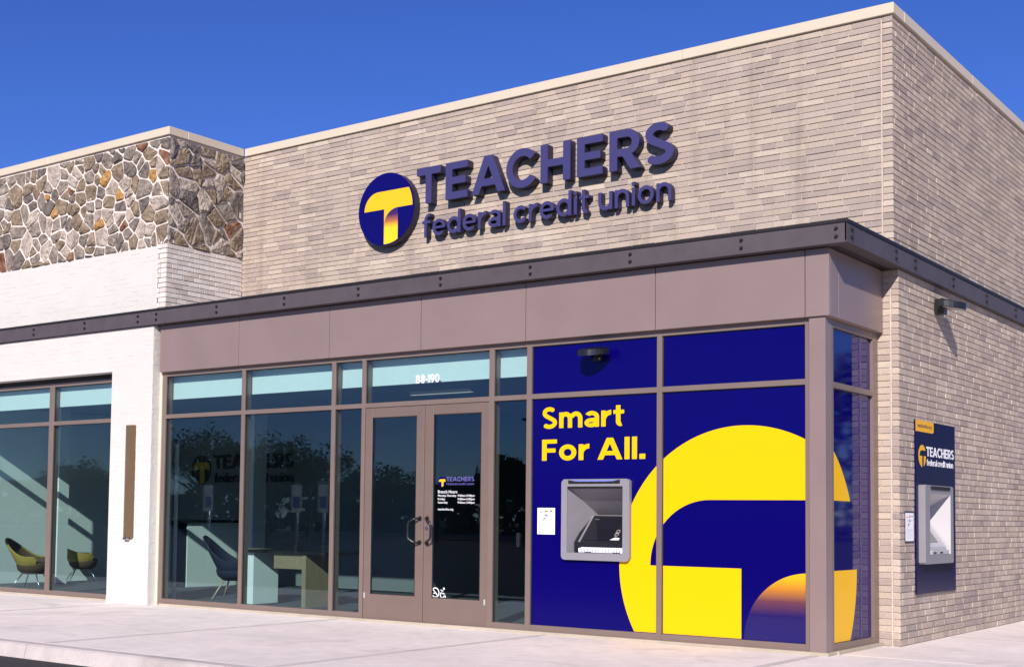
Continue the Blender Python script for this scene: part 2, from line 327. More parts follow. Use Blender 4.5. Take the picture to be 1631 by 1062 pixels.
def glyph_sdf(ch, w, x):
    """cap height 1, x height x, stroke w -> (width, function)"""
    U = lambda *f: (lambda X, Y: np.minimum.reduce([g(X, Y) for g in f]))
    bx = lambda *a: (lambda X, Y: sd_box(X, Y, *a))
    sg = lambda *a: (lambda X, Y: sd_seg(X, Y, *a))
    ar = lambda *a: (lambda X, Y: sd_arc(X, Y, *a))
    clip = lambda f, *a: (lambda X, Y: np.maximum(f(X, Y), sd_box(X, Y, *a)))
    cut = lambda f, g: (lambda X, Y: np.maximum(f(X, Y), -g(X, Y)))
    v = w*.93
    rx, ry = x*.5*1.02, x*.5*1.02
    if ch == 'T': return .84, U(bx(0, 1-w, .84, 1), bx(.42-w/2, 0, .42+w/2, 1))
    if ch == 'E': return .68, U(bx(0, 0, w, 1), bx(0, 0, .68, v), bx(0, 1-v, .68, 1), bx(0, .5-v/2, .62, .5+v/2))
    if ch == 'F': return .66, U(bx(0, 0, w, 1), bx(0, 1-v, .66, 1), bx(0, .48-v/2, .6, .48+v/2))
    if ch == 'H': return .84, U(bx(0, 0, w, 1), bx(.84-w, 0, .84, 1), bx(0, .5-v/2, .84, .5+v/2))
    if ch == 'A':
        W = 1.02; c = W/2; k = w*1.06
        return W, U(clip(sg(k*.5-.14, -.35, c+.0+.13*.0-k*.1+.17, 1.42, k), -.1, 0, W+.1, 1), clip(sg(W-k*.5+.14, -.35, c+k*.1-.17, 1.42, k), -.1, 0, W+.1, 1), bx(.24, .2, W-.24, .2+v))
    if ch == 'C': return .95, cut(ar(.52, .5, .52, .52, w, 0, 360), lambda X, Y: np.maximum(.5+.0*X-X+.02, np.abs(Y-.5)-(X-.52)*.82))
    if ch == 'R': return .80, U(bx(0, 0, w, 1), bx(0, 1-v, .44, 1), bx(0, .34, .44, .34+v), ar(.44, .67, .33, .33, v, -90, 90), clip(sg(.3, .62, .72, -.08, w*1.08), .2, 0, .9, .42))
    if ch == 'B': return .78, U(bx(0, 0, w, 1), bx(0, 1-v, .42, 1), bx(0, .5-v/2, .46, .5+v/2), bx(0, 0, .46, v), ar(.42, .735, .27, .265, v, -90, 90), ar(.46, .27, .31, .27, v, -90, 90))
    if ch == 'S':
        h = w*.93/2; p = []
        for a in np.linspace(38, 235, 16): p.append((.36+(.33-h)*math.cos(R(a)), .735+(.28-h)*math.sin(R(a))))
        for a in np.linspace(58, -142, 16): p.append((.36+(.37-h)*math.cos(R(a)), .268+(.283-h)*math.sin(R(a))))
        return .74, U(*[sg(*p[i], *p[i+1], w*.95) for i in range(len(p)-1)], *[(lambda X, Y, c=c: np.hypot(X-c[0], Y-c[1])-w*.475) for c in p[1:-1]])
    if ch == 'o': return 2*rx, ar(rx, x/2, rx, ry, w, 0, 360)
    if ch == 'e': return 2*rx, U(cut(ar(rx, x/2, rx, ry, w, 0, 360), lambda X, Y: np.maximum(rx-X, np.maximum(Y-x*.5, x*.22-Y))), bx(w*.5, x*.5-w*.36, 2*rx-w*.15, x*.5+w*.36))
    if ch == 'c': return 2*rx*.93, cut(ar(rx, x/2, rx, ry, w, 0, 360), lambda X, Y: np.maximum(rx*1.02-X, np.abs(Y-x/2)-(X-rx)*.8))
    if ch == 'd': return 2*rx+w*.12, U(ar(rx, x/2, rx, ry, w, 0, 360), bx(2*rx+w*.12-w, 0, 2*rx+w*.12, 1.02))
    if ch == 'a':
        W = x*.92
        return W, U(bx(W-w, 0, W, x*.62), ar(W*.5, x*.62, W*.5, x*.39, w*.95, 0, 150), ar(W*.46, x*.275, W*.46, x*.29, w*.9, 60, 300), bx(W*.46, -.014*x, W-w*.5, -.014*x+w*.9) if False else ar(W*.46, x*.275, W*.46, x*.29, w*.9, -60, 60), bx(W*.5, x*.565-w*.85, W-w*.5, x*.565))
    if ch == 'n': return x*.94, U(bx(0, 0, w, x), ar(x*.47, x*.56, x*.47, x*.46, w, 0, 165), bx(x*.94-w, 0, x*.94, x*.57))
    if ch == 'h': return x*.94, U(bx(0, 0, w, 1.02), ar(x*.47, x*.56, x*.47, x*.46, w, 0, 165), bx(x*.94-w, 0, x*.94, x*.57))
    if ch == 'u': return x*.94, U(bx(x*.94-w, 0, x*.94, x), ar(x*.47, x*.44, x*.47, x*.46, w, 180, 345), bx(0, x*.43, w, x))
    if ch == 'm':
        h = x*.42
        return x*1.5, U(bx(0, 0, w, x), ar(h, x*.58, h, x*.44, w, 0, 165), bx(2*h-w, 0, 2*h, x*.59), ar(x*1.5-h, x*.58, h, x*.44, w, 0, 165), bx(x*1.5-w, 0, x*1.5, x*.59))
    if ch == 'r': return x*.62, U(bx(0, 0, w, x), cut(ar(x*.62, x*.42, x*.62, x*.6, w*1.05, 90, 170), bx(-1, -1, w*.2, 2)))
    if ch == 'f': return x*.66, U(bx(x*.16, 0, x*.16+w, .8), ar(x*.16+x*.4, .72, x*.4, .31, w*.95, 80, 180), bx(0, x-w*.85, x*.64, x))
    if ch == 'l': return w, bx(0, 0, w, 1.02)
    if ch == 'i': return w*1.1, U(bx(w*.05, 0, w*1.05, x), bx(0, x+w*.5, w*1.1, x+w*1.45))
    if ch == 't': return x*.68, U(bx(x*.16, x*.25, x*.16+w, .96), bx(0, x-w*.85, x*.66, x), ar(x*.16+x*.3, x*.28, x*.3, x*.29, w*.95, 180, 285))
    if ch == '.': return w*1.15, bx(0, 0, w*1.15, w*1.15)
    if ch == '-': return .36, bx(0, .4-v/2, .36, .4+v/2)
    if ch == '1': return .34, U(bx(.34-w, 0, .34, 1), sg(0, .76, .3, .93, w*.9))
    if ch == '0': return .78, ar(.39, .5, .39, .515, w, 0, 360)
    if ch == '9': return .74, U(ar(.37, .67, .37, .345, w*.95, 0, 360), clip(sg(.62, .62, .27, -.05, w), .1, 0, 1, .66))
    if ch == '8': return .76, U(ar(.38, .74, .33, .275, w*.92, 0, 360), ar(.38, .27, .38, .285, w*.95, 0, 360))
    return .5, bx(0, 0, .5, 1)
_gl = {}
def simplify(pts, eps):
    def dp(a):
        if len(a) < 3: return a
        p0, p1 = np.array(a[0]), np.array(a[-1]); d = p1-p0; L = np.hypot(*d)
        q = np.array(a[1:-1])-p0
        dist = np.abs(q[:, 0]*d[1]-q[:, 1]*d[0])/L if L > 1e-9 else np.hypot(q[:, 0], q[:, 1])
        i = int(np.argmax(dist))
        if dist[i] < eps: return [a[0], a[-1]]
        return dp(a[:i+2])[:-1]+dp(a[i+1:])
    n = len(pts); h = n//2
    return dp(pts[:h+1])[:-1]+dp(pts[h:]+[pts[0]])[:-1]
def glyph(ch, w, x):
    k = (ch, w, x)
    if k in _gl: return _gl[k]
    W, f = glyph_sdf(ch, w, x)
    h = .0125
    xs = np.arange(-.1, W+.1, h)+.0013; ys = np.arange(-.12, 1.16, h)+.0017
    X, Y = np.meshgrid(xs, ys, indexing='ij'); D = f(X, Y)
    D[0, :] = D[-1, :] = .1; D[:, 0] = D[:, -1] = .1
    nxt = {}
    def cross(i0, j0, i1, j1):
        a, b = D[i0, j0], D[i1, j1]; t = a/(a-b)
        return (xs[i0]+(xs[i1]-xs[i0])*t, ys[j0]+(ys[j1]-ys[j0])*t)
    ins = D < 0
    pts = {}
    def ed(i, j, o):        # o 0: (i,j)-(i+1,j)   1: (i,j)-(i,j+1)
        kk = (i, j, o)
        if kk not in pts: pts[kk] = cross(i, j, i+(o == 0), j+(o == 1))
        return kk
    code = ins[:-1, :-1]*1+ins[1:, :-1]*2+ins[1:, 1:]*4+ins[:-1, 1:]*8
    for i, j in np.argwhere((code > 0) & (code < 15)):
        c = code[i, j]; B, Rr, Tt, L = (i, j, 0), (i+1, j, 1), (i, j+1, 0), (i, j, 1)
        segs = {1: [(B, L)], 2: [(Rr, B)], 3: [(Rr, L)], 4: [(Tt, Rr)], 5: [(B, L), (Tt, Rr)], 6: [(Tt, B)], 7: [(Tt, L)], 8: [(L, Tt)], 9: [(B, Tt)],
                10: [(Rr, B), (L, Tt)], 11: [(Rr, Tt)], 12: [(L, Rr)], 13: [(B, Rr)], 14: [(L, B)]}[int(c)]
        for a, b in segs: nxt[ed(*b)] = ed(*a)
    loops = []
    while nxt:
        s0, cur = nxt.popitem(); lp = [pts[s0]]
        while cur != s0:
            lp.append(pts[cur]); cur = nxt.pop(cur)
        if len(lp) > 6: loops.append(simplify(lp, .0035))
    _gl[k] = (W, loops); return _gl[k]
def add_outline(mb, loops, o, U, V, Nn, d0, d1, m=0, ms=0, side=True):
    """extrude closed outlines (with holes) from d0 to the face at d1"""
    o, U, V, Nn = Vector(o), Vector(U), Vector(V), Vector(Nn)
    flat = [p for l in loops for p in l]
    tris = tessellate_polygon([[Vector((a, b, 0)) for a, b in l] for l in loops])
    F = [o+U*a+V*b+Nn*d1 for a, b in flat]
    fs = []
    for t in tris:
        a, b, c = (flat[i] for i in t)
        cr_ = (b[0]-a[0])*(c[1]-a[1])-(b[1]-a[1])*(c[0]-a[0])
        fs.append(tuple(t) if cr_*(U.cross(V).dot(Nn)) > 0 else tuple(t)[::-1])
    mb.faces(F, fs, m)
    if side:
        for l in loops:
            n = len(l)
            for i in range(n):
                a, b = l[i], l[(i+1) % n]
                q = [o+U*a[0]+V*a[1]+Nn*d0, o+U*b[0]+V*b[1]+Nn*d0, o+U*b[0]+V*b[1]+Nn*d1, o+U*a[0]+V*a[1]+Nn*d1]
                mb.poly(q, ms)
def text_layout(s, w, x, gap=.12, space=.34):
    out = []; u = 0
    for ch in s:
        if ch == ' ': u += space-gap; continue
        W, l = glyph(ch, w, x); out.append((ch, u, W, l)); u += W+gap
    return out, u-gap
def text_objs(name, s, o, U, V, Nn, width, cap, w, x, d0, d1, mats, parent, ms=0, each=True, gap=.12, space=.34, bold=0):
    lay, tot = text_layout(s, w, x, gap, space); sx = width/tot
    U, V = Vector(U), Vector(V); mb = MB()
    for ch, u, W, l in lay:
        if each: mb = MB()
        add_outline(mb, [[(a*sx, b*cap) for a, b in q] for q in l], Vector(o)+U*(u*sx), U, V, Nn, d0, d1, 0, ms)
        if each: mb.build(name, mats, parent, fix=False)
    if not each: return mb.build(name, mats, parent, fix=False)
def small_text(name, s, o, U, V, Nn, width, cap, m, parent, align='LEFT'):
    """tiny print: Blender's own font, converted to a flat mesh a millimetre proud"""
    cu_ = bpy.data.curves.new('text_source', 'FONT'); cu_.body = s; cu_.size = 1; cu_.extrude = 0; cu_.resolution_u = 2
    ob = bpy.data.objects.new('text_source', cu_); me = ob.to_mesh()
    vs = np.array([v.co[:] for v in me.vertices]); fs = [tuple(p.vertices) for p in me.polygons]
    ob.to_mesh_clear(); bpy.data.objects.remove(ob); bpy.data.curves.remove(cu_)
    x0, x1 = vs[:, 0].min(), vs[:, 0].max(); sx = width/(x1-x0); sz = cap/.72
    U, V, Nn, o = Vector(U), Vector(V), Vector(Nn), Vector(o)
    mb = MB(); mb.faces([o+U*((a-x0)*sx)+V*(b*sz) for a, b, _ in vs], fs)
    return mb.build(name, m, parent, fix=False)

# ------------------------------------------------------------------ masonry
def to_px(P):
    d = Vector(P)-CAM; z = d.dot(fw)
    if z < .2: return None
    return 1631/2-63.96+2093.12*d.dot(cr)/z, 531+173.43-2093.12*d.dot(cu)/z, z
def brick_rects(Lu, z0, z1, pitch, joint, lens, ends=None, seed=0, holes=(), bond=False):
    rnd = random.Random(seed); out = []; n = int(round((z1-z0)/pitch)); p = (z1-z0)/n; base = 0
    for c in range(n):
        a, b = z0+c*p, z0+(c+1)*p-joint
        u = -rnd.random()*lens[1] if not bond else -(c % 2)*lens[0]*.5; end = Lu
        if ends:
            out.append((Lu-ends+joint, Lu, a, b, rnd.random())); end = Lu-ends
        while u < end-1e-6:
            L = rnd.uniform(*lens)
            if rnd.random() < .1 and not bond: L *= .52
            s, e = max(u, 0), min(u+L, end)
            if end-e < .07: e = end
            if e-s > .03: out.append((s, e-joint if e < end-1e-6 or ends else e, a, b, (rnd.random()+rnd.random()*.6)/1.6))
            u = e if e == end else u+L
    res = []
    for q in out:
        keep = True
        for (h0, h1, k0, k1) in holes:
            if q[1] > h0 and q[0] < h1 and q[3] > k0 and q[2] < k1: keep = False
        if keep: res.append(q)
    return res
def brick_verts(a, b, c, d, dep, rnd, rag=.0022, lap=.004):
    e = min(.004, (b-a)*.1, (d-c)*.12)
    j = lambda s=rag: rnd.uniform(-s, s)
    ring0 = [(a, c, -lap), (b, c, -lap), (b, d, -lap), (a, d, -lap)]
    k = [(j(), j()*.6) for _ in range(4)]
    ring1 = [(a+k[0][0], c+k[0][1], dep-e), (b+k[1][0], c+k[1][1], dep-e), (b+k[2][0], d+k[2][1], dep-e), (a+k[3][0], d+k[3][1], dep-e)]
    z = dep+rnd.uniform(-.0025, .0025)
    ring2 = [(a+k[0][0]+e, c+k[0][1]+e, z+j(.001)), (b+k[1][0]-e, c+k[1][1]+e, z+j(.001)), (b+k[2][0]-e, d+k[2][1]-e, z+j(.001)), (a+k[3][0]+e, d+k[3][1]-e, z+j(.001))]
    return ring0+ring1+ring2
BF = [(0, 1, 5, 4), (1, 2, 6, 5), (2, 3, 7, 6), (3, 0, 4, 7), (4, 5, 9, 8), (5, 6, 10, 9), (6, 7, 11, 10), (7, 4, 8, 11), (8, 9, 10, 11)]
_unit = {}
def unit_brick(kind, i, L, h, dep, m):
    key = (kind, i)
    if key not in _unit:
        rnd = random.Random(100+i); mb = MB()
        vs = brick_verts(-L/2, L/2, -h/2, h/2, dep, rnd)
        mb.faces(vs, BF); mb.tone = [((rnd.random()+rnd.random()*.6)/1.6, rnd.random(), 0, 1)]*12
        me = bpy.data.meshes.new(kind); me.from_pydata(mb.v, [], mb.f); me.materials.append(m)
        at = me.color_attributes.new('tone', 'FLOAT_COLOR', 'POINT'); at.data.foreach_set('color', np.array(mb.tone, dtype=np.float32).ravel())
        _unit[key] = me
    return _unit[key]
def lay(rects, o, U, Nn, dep, m, parent, single, stuff_name, name='brick', variants=36):
    """rects placed on plane (o, U, +Z); those in the set `single` become objects, the rest one mesh"""
    o, U, Nn = Vector(o), Vector(U), Vector(Nn); V = Vector((0, 0, 1)); rnd = random.Random(5)
    flip = U.cross(V).dot(Nn) < 0
    mb = MB(); mb.tone = []
    rot = Matrix((U, V, Nn)).transposed().to_4x4()
    for i, (a, b, c, d, t) in enumerate(rects):
        if i in single:
            Lm = .34; h = d-c
            me = unit_brick(name, rnd.randrange(variants), Lm, h, dep, m)
            ob = bpy.data.objects.new(name, me); C.objects.link(ob)
            wl = o+U*((a+b)/2)+V*((c+d)/2); s = (b-a)/Lm
            q = rot.copy(); q.translation = wl
            ob.matrix_world = q @ Matrix.Diagonal((s, 1, 1, 1))
            if parent is not None:
                ob.parent = parent; ob.location = wl-world_loc(parent)
        else:
            vs = brick_verts(a, b, c, d, dep, rnd)
            mb.faces([o+U*x+V*y+Nn*z for x, y, z in vs], [f[::-1] for f in BF] if flip else BF)
            mb.tone += [(t, rnd.random(), 0, 1)]*12
    if mb.v: mb.build(stuff_name, m, parent, 'stuff', fix=False)
def size_in_picture(q, o, U, Nn):
    o, U, Nn = Vector(o), Vector(U), Vector(Nn)
    P = o+U*((q[0]+q[1])/2)+Vector((0, 0, (q[2]+q[3])/2)); p = to_px(P)
    if p is None or not (4 < p[0] < 1627 and 4 < p[1] < 1058): return 0
    v = (CAM-P).normalized()
    return (q[1]-q[0])*(q[3]-q[2])*max(0, v.dot(Nn))/p[2]**2
def voronoi_cells(W, H, n, seed, gap, asp=1.25):
    rnd = random.Random(seed); pts = []
    tries = 0; rmin = math.sqrt(W*H/n)*.74
    while len(pts) < n and tries < 20000:
        tries += 1; p = (rnd.uniform(-.05, W+.05), rnd.uniform(-.05, H+.05)); k = rmin*rnd.choice((.62, .8, 1, 1.25))
        if all(((p[0]-q[0])/asp)**2+((p[1]-q[1])*1.1)**2 > (min(k, q[2]))**2 for q in pts): pts.append((*p, k))
    cells = []
    for i, p in enumerate(pts):
        poly = [(0, 0), (W, 0), (W, H), (0, H)]
        for j, q in enumerate(pts):
            if i == j: continue
            dx, dy = q[0]-p[0], q[1]-p[1]; L = math.hypot(dx, dy)
            if L > 1.6: continue
            f = p[2]/(p[2]+q[2]); f = .5+(f-.5)*.6
            g = gap*(.6+.8*abs(math.sin(i*7.3+j*3.1+i*j)))
            mx, my = p[0]+dx*f-dx/L*g, p[1]+dy*f-dy/L*g
            new = []
            for a in range(len(poly)):
                A, B = poly[a], poly[(a+1) % len(poly)]
                da = (A[0]-mx)*dx+(A[1]-my)*dy; db = (B[0]-mx)*dx+(B[1]-my)*dy
                if da <= 0: new.append(A)
                if da*db < 0:
                    t = da/(da-db); new.append((A[0]+(B[0]-A[0])*t, A[1]+(B[1]-A[1])*t))
            poly = new
            if len(poly) < 3: break
        if len(poly) >= 3:
            ar_ = .5*sum(poly[a][0]*poly[(a+1) % len(poly)][1]-poly[(a+1) % len(poly)][0]*poly[a][1] for a in range(len(poly)))
            if ar_ > .003: cells.append(poly)
    return cells
def stones(cells, o, U, Nn, parent, seed):
    rnd = random.Random(seed); o, U, Nn = Vector(o), Vector(U), Vector(Nn); V = Vector((0, 0, 1))
    mats = [m for m, k in STONES for _ in range(k)]
    for poly in cells:
        # knock the corners off and roughen
        q = []
        for i in range(len(poly)):
            A, B = poly[i], poly[(i+1) % len(poly)]; L = math.hypot(B[0]-A[0], B[1]-A[1]); c = min(.3, .013/max(L, .01)*rnd.uniform(.3, 1.8))
            q.append((A[0]+(B[0]-A[0])*c, A[1]+(B[1]-A[1])*c))
            if L > .12: q.append(((A[0]+B[0])/2+rnd.uniform(-.008, .008), (A[1]+B[1])/2+rnd.uniform(-.008, .008)))
            q.append((B[0]-(B[0]-A[0])*c, B[1]-(B[1]-A[1])*c))
        cx = sum(p[0] for p in q)/len(q); cy = sum(p[1] for p in q)/len(q); dep = rnd.uniform(.014, .042); n = len(q)
        tx, ty = rnd.uniform(-.11, .11), rnd.uniform(-.11, .11)
        P = lambda a, b, d: o+U*a+V*b+Nn*d
        vs = [P(a, b, -.01) for a, b in q]+[P(a, b, dep*.55+rnd.uniform(-.006, .006)) for a, b in q]
        vs += [P(cx+(a-cx)*.8+rnd.uniform(-.006, .006), cy+(b-cy)*.8+rnd.uniform(-.012, .012), dep+(a-cx)*tx+(b-cy)*ty+rnd.uniform(-.011, .011)) for a, b in q]
        vs += [P(cx+rnd.uniform(-.02, .02), cy+rnd.uniform(-.02, .02), dep+rnd.uniform(-.002, .012))]
        fs = []
        for i in range(n):
            j = (i+1) % n
            fs += [(i, j, n+j, n+i), (n+i, n+j, 2*n+j, 2*n+i), (2*n+i, 2*n+j, 3*n)]
        mb = MB(); mb.faces(vs, fs); mb.build('stone', rnd.choice(mats), parent)

# ================================================================== SETTING
BX = -10.58          # where the white neighbour returns to the tan brick wall
gz = -.15
g = MB(); g.poly([(-400, -400, gz-.03), (400, -400, gz-.03), (400, 400, gz-.03), (-400, 400, gz-.03)])
g.build('ground', M['grassm'], None, 'structure')
g = MB(); g.poly([(-160, -66, gz), (60, -66, gz), (60, -6.3, gz), (-160, -6.3, gz)]); g.build('car_park', M['asphalt'], None, 'structure')
walk = box_obj('sidewalk', (-40, 30, -6.1, -.5, gz-.1, -.012), mat('joint_dirt', (.09, .08, .075), .95), None, 'structure')
xs = [-40, -34, -29, -24.4, -19.8, -15.4, -11.15, -6.9, -3.6, -.27, 3.1, 6.4, 9.7, 13, 20, 30]
j = .016
for a, b in zip(xs[:-1], xs[1:]):
    box_obj('paving_slab', (a+j, b-j, -6.09, -1.3, -.05, 0), M['concrete'], walk, bev=.002)
for a, b in ((1.6, 4.9), (4.9, 8.2), (8.2, 14)):
    box_obj('paving_slab', (-.3, 30, a+j, b-j, -.05, 0), M['concrete'], walk, bev=.002)
box_obj('paving_slab', (-.3, 30, -1.3+j, 1.6-j, -.05, 0), M['concrete'], walk, bev=.002)
stn = concrete('darkened_joint_concrete', (.58, .515, .475), 21)
for x in (-11.15, -6.9, -3.6, -.27): box_obj('joint_stain', (x-.055, x+.055, -6.08, -1.62, -.001, .002), stn, walk)
box_obj('joint_stain', (.1, 30, 1.56, 1.64, -.001, .002), stn, walk)
kb = MB()
for a, b in zip(range(-40, 30, 3), range(-37, 33, 3)):
    pr = [(-6.1, -.05), (-6.1, 0), (-6.22, -.004), (-6.25, -.02), (-6.3, gz-.1), (-6.1, gz-.1)]
    vs = [(a+.004, y, z) for y, z in pr]+[(b-.004, y, z) for y, z in pr]; n = len(pr)
    kb.faces(vs, [(i, (i+1) % n, n+(i+1) % n, n+i) for i in range(n)]+[tuple(range(n)), tuple(range(n, 2*n))])
kb.build('kerb', M['curb'], None, 'structure')

# ================================================================== BANK BUILDING
bank = thing('bank_building', 'tan long-brick bank building with cream coping and blue lettering, dark steel canopy beam', 'building', (-5, 0, 0))
PITCH = .0737
# -- masonry cores
core = MB()
core.box(-10.57, -.012, .012, .3, 4.0, 7.13); core.box(-.3, -.012, .3, 9, 4.0, 7.13)
fwall = core.build('upper_wall', M['mortar'], bank)
core = MB(); core.box(-.19, .052, -.023, .68, 0, 4.2); core.box(-.19, .052, 1.46, 9, 0, 4.2); core.box(-.19, .052, .68, 1.46, 0, .98); core.box(-.19, .052, .68, 1.46, 1.72, 4.2); swall = core.build('lower_side_wall', M['mortar'], bank)
cands = []
rf = brick_rects(-BX+.0, 4.42, 7.125, PITCH, .0095, (.31, .37), ends=.125, seed=1)
rs = brick_rects(8.98, 4.42, 7.125, PITCH, .0095, (.31, .37), seed=2)
rl = brick_rects(9.0, .006, 4.2, PITCH, .0095, (.31, .37), seed=3, holes=((.70, 1.48, .98, 1.72),))
re = brick_rects(.25, .006, 4.2, PITCH, .0095, (.2, .3), seed=4, ends=.09)
S = {'f': (rf, (BX, .012, 0), (1, 0, 0), (0, -1, 0), fwall), 's': (rs, (-.012, .0145, 0), (0, 1, 0), (1, 0, 0), fwall),
     'l': (rl, (.052, -.02, 0), (0, 1, 0), (1, 0, 0), swall), 'e': (re, (-.186, -.023, 0), (1, 0, 0), (0, -1, 0), swall)}
for k, (rr, o, U, Nn, par) in S.items():
    cands += [(size_in_picture(q, o, U, Nn), k, i) for i, q in enumerate(rr)]
cands.sort(reverse=True)
pick = {k: set() for k in S}
for s_, k, i in cands[:300]: pick[k].add(i)
for k, (rr, o, U, Nn, par) in S.items():
    lay(rr, o, U, Nn, .012, M['brick'], par, pick[k], 'brickwork')
# -- coping in lengths
def coping(x0, x1, y0, y1, parent):
    q = MB(); q.box(x0, x1, y0, y1, 7.13, 7.258, b=.006); q.build('coping_section', M['coping'], parent)
cp = MB(); cp.box(-10.5, -.02, .03, .28, 7.12, 7.17); cp.box(-.28, -.02, .28, 9, 7.12, 7.17); cp = cp.build('coping', M['coping'], bank)
e = [-10.54, -7.9, -5.3, -2.65, .03]
for a, b in zip(e[:-1], e[1:]): coping(a+.0015, b-.0015, -.03, .33, cp)
e = [.333, 3.0, 6.0, 9.0]
for a, b in zip(e[:-1], e[1:]): coping(-.33, .03, a, b-.003, cp)
box_obj('roof', (-10.5, -.25, .28, 9, 6.9, 6.95), M['roof'], bank)
bk = MB(); bk.box(-10.5, 0, 9, 9.2, 0, 7); bk.box(-10.7, -10.5, .3, 9, 4.2, 7); bk.build('rear_wall', M['brick'], bank)
# -- canopy beam
YB, XB = -1.75, .13
bm_ = MB()
bm_.box(-17, XB-.004, YB, YB+.02, 4.212, 4.398); bm_.box(XB-.02, XB, YB, 9, 4.212, 4.398)
bm_.box(-17, XB+.002, YB-.002, -1.58, 4.198, 4.2115); bm_.box(-.02, XB+.002, -1.58, 9, 4.198, 4.2115)
beam = bm_.build('canopy_beam', M['beam'], bank)
q = MB(); q.box(-17, XB+.012, YB-.012, YB+.1, 4.399, 4.434, b=.004); q.box(XB-.1, XB+.012, YB+.1, 9, 4.399, 4.434); q.build('beam_cap', M['cap'], beam)
q = MB(); q.box(-10.57, .11, -1.65, .0, 4.36, 4.397); q.build('canopy_deck', M['cap'], bank)
q = MB(); q.box(-10.55, -.02, -1.579, -.03, 4.195, 4.23); q.build('soffit', M['cap'], bank)
def bolt_at(P, ax):
    q = MB(); P = Vector(P); d = Vector((0, -1, 0)) if ax == 'y' else Vector((1, 0, 0))
    q.tube([P, P+d*.007], .02, 12); q.tube([P+d*.007, P+d*.024], .015, 6)
    q.build('bolt', M['cap'], beam)
for x in (-14.9, -13.587, -12.25, -10.951, -10.528, -9.204, -7.841, -6.478, -5.103, -3.743, -2.382, -1.026, .02):
    for z in (4.262, 4.345): bolt_at((x, YB, z), 'y')
for y in (-1.62, -.30, .33, 1.74, 3.16, 4.57, 5.98):
    for z in (4.262, 4.345): bolt_at((XB, y, z), 'x')
# -- fascia panels
YF, XF = -1.62, -.11
q = MB(); q.box(-10.575, -.145, -1.588, -1.50, 3.489, 4.195); q.box(-.22, -.146, -1.50, -.045, 3.489, 4.195); fb = q.build('fascia', M['seam_glint'], bank)
e = [-10.585, -8.874, -7.111, -5.519, -3.897, -2.134, -.371, XF]
for a, b in zip(e[:-1], e[1:]):
    box_obj('fascia_panel', (a+.0045, b-(.0045 if b < -.2 else 0), YF, YF+.03, 3.486, 4.188), M['fascia'], fb, bev=.002)
for a, b in ((-1.589, -1.36), (-1.36, -.04)):
    box_obj('fascia_panel', (XF-.03, XF-.0008, a+.0045, b-.002, 3.486, 4.188), M['fascia'], fb, bev=.002)
# -- corner post and concrete base
box_obj('corner_post', (-.343, -.165, -1.59, -1.42, .03, 3.49), M['fascia'], bank, bev=.004)
q = MB(); q.box(-10.5, -.14, -1.60, -1.36, -.02, .034, b=.006); q.box(-.30, -.12, -1.36, -.03, -.02, .034, b=.006); q.build('concrete_base', M['base'], bank)

# -- storefront windows: one part per bay
YS = -1.55; YG0, YG1 = -1.512, -1.496
def pane(x0, x1, z0, z1, par, y0=YG0, y1=YG1):
    box_obj('pane', (x0-.008, x1+.008, y0, y1, z0-.008, z1+.008), M['glass'], par)
def bay(x0, x1, mul, parent, name='window', zs=(.105, 2.79, 2.851, 3.422), top=3.4885, ys=YS, yb=-1.42, low=True, yg=(YG0, YG1), bot=.034):
    """x0..x1 clear glass; mul = mullion on its left (a, b)"""
    w_ = node(name, parent)
    box_obj('mullion', (mul[0], mul[1], ys, yb, bot, top), M['frame'], w_, bev=.003)
    box_obj('head_rail', (x0, x1, ys+.002, yb, zs[3], top-.001), M['frame'], w_, bev=.003)
    box_obj('transom_bar', (x0, x1, ys+.001, yb, zs[1], zs[2]), M['frame'], w_, bev=.003)
    if low: box_obj('sill_rail', (x0, x1, ys+.002, yb, bot, zs[0]), M['frame'], w_, bev=.003)
    gk = MB()
    for a, b in ([(zs[0], zs[1])] if low else [])+[(zs[2], zs[3])]:
        for c in ((x0, x0+.008, a, b), (x1-.008, x1, a, b), (x0, x1, b-.008, b)): gk.box(c[0], c[1], yg[0]-.012, yg[0]-.0005, c[2], c[3])
    gk.build('gasket', M['gasket'], w_)
    pane(x0, x1, zs[2], zs[3], w_, *yg)
    if low: pane(x0, x1, zs[0], zs[1], w_, *yg)
    return w_
MUL = [(-10.58, -10.505), (-8.866, -8.8), (-7.116, -7.048), (-6.57, -6.507), (-4.482, -4.408), (-3.922, -3.851), (-2.151, -2.086), (-.402, -.346)]
bays = []
for i in range(7):
    bays.append(bay(MUL[i][1], MUL[i+1][0], MUL[i], bank, low=(i != 3)))
box_obj('mullion', (MUL[7][0], MUL[7][1], YS, -1.42, .034, 3.4885), M['frame'], bays[6], bev=.003)
# side bay (faces +X)
sw = node('window', bank)
XS = -.17
for y0, y1, n in ((-1.417, -1.355, 'mullion'), (-.20, -.045, 'mullion')):
    box_obj(n, (XS-.12, XS, y0, y1, .034, 3.4885), M['frame'], sw, bev=.003)
for z0, z1, n in ((3.40, 3.488, 'head_rail'), (2.765, 2.826, 'transom_bar'), (.035, .105, 'sill_rail')):
    box_obj(n, (XS-.12, XS-.001, -1.355, -.20, z0, z1), M['frame'], sw, bev=.003)
for z0, z1 in ((.105, 2.765), (2.826, 3.40)):
    box_obj('pane', (XS-.056, XS-.04, -1.36, -.195, z0-.008, z1+.008), M['glass'], sw)
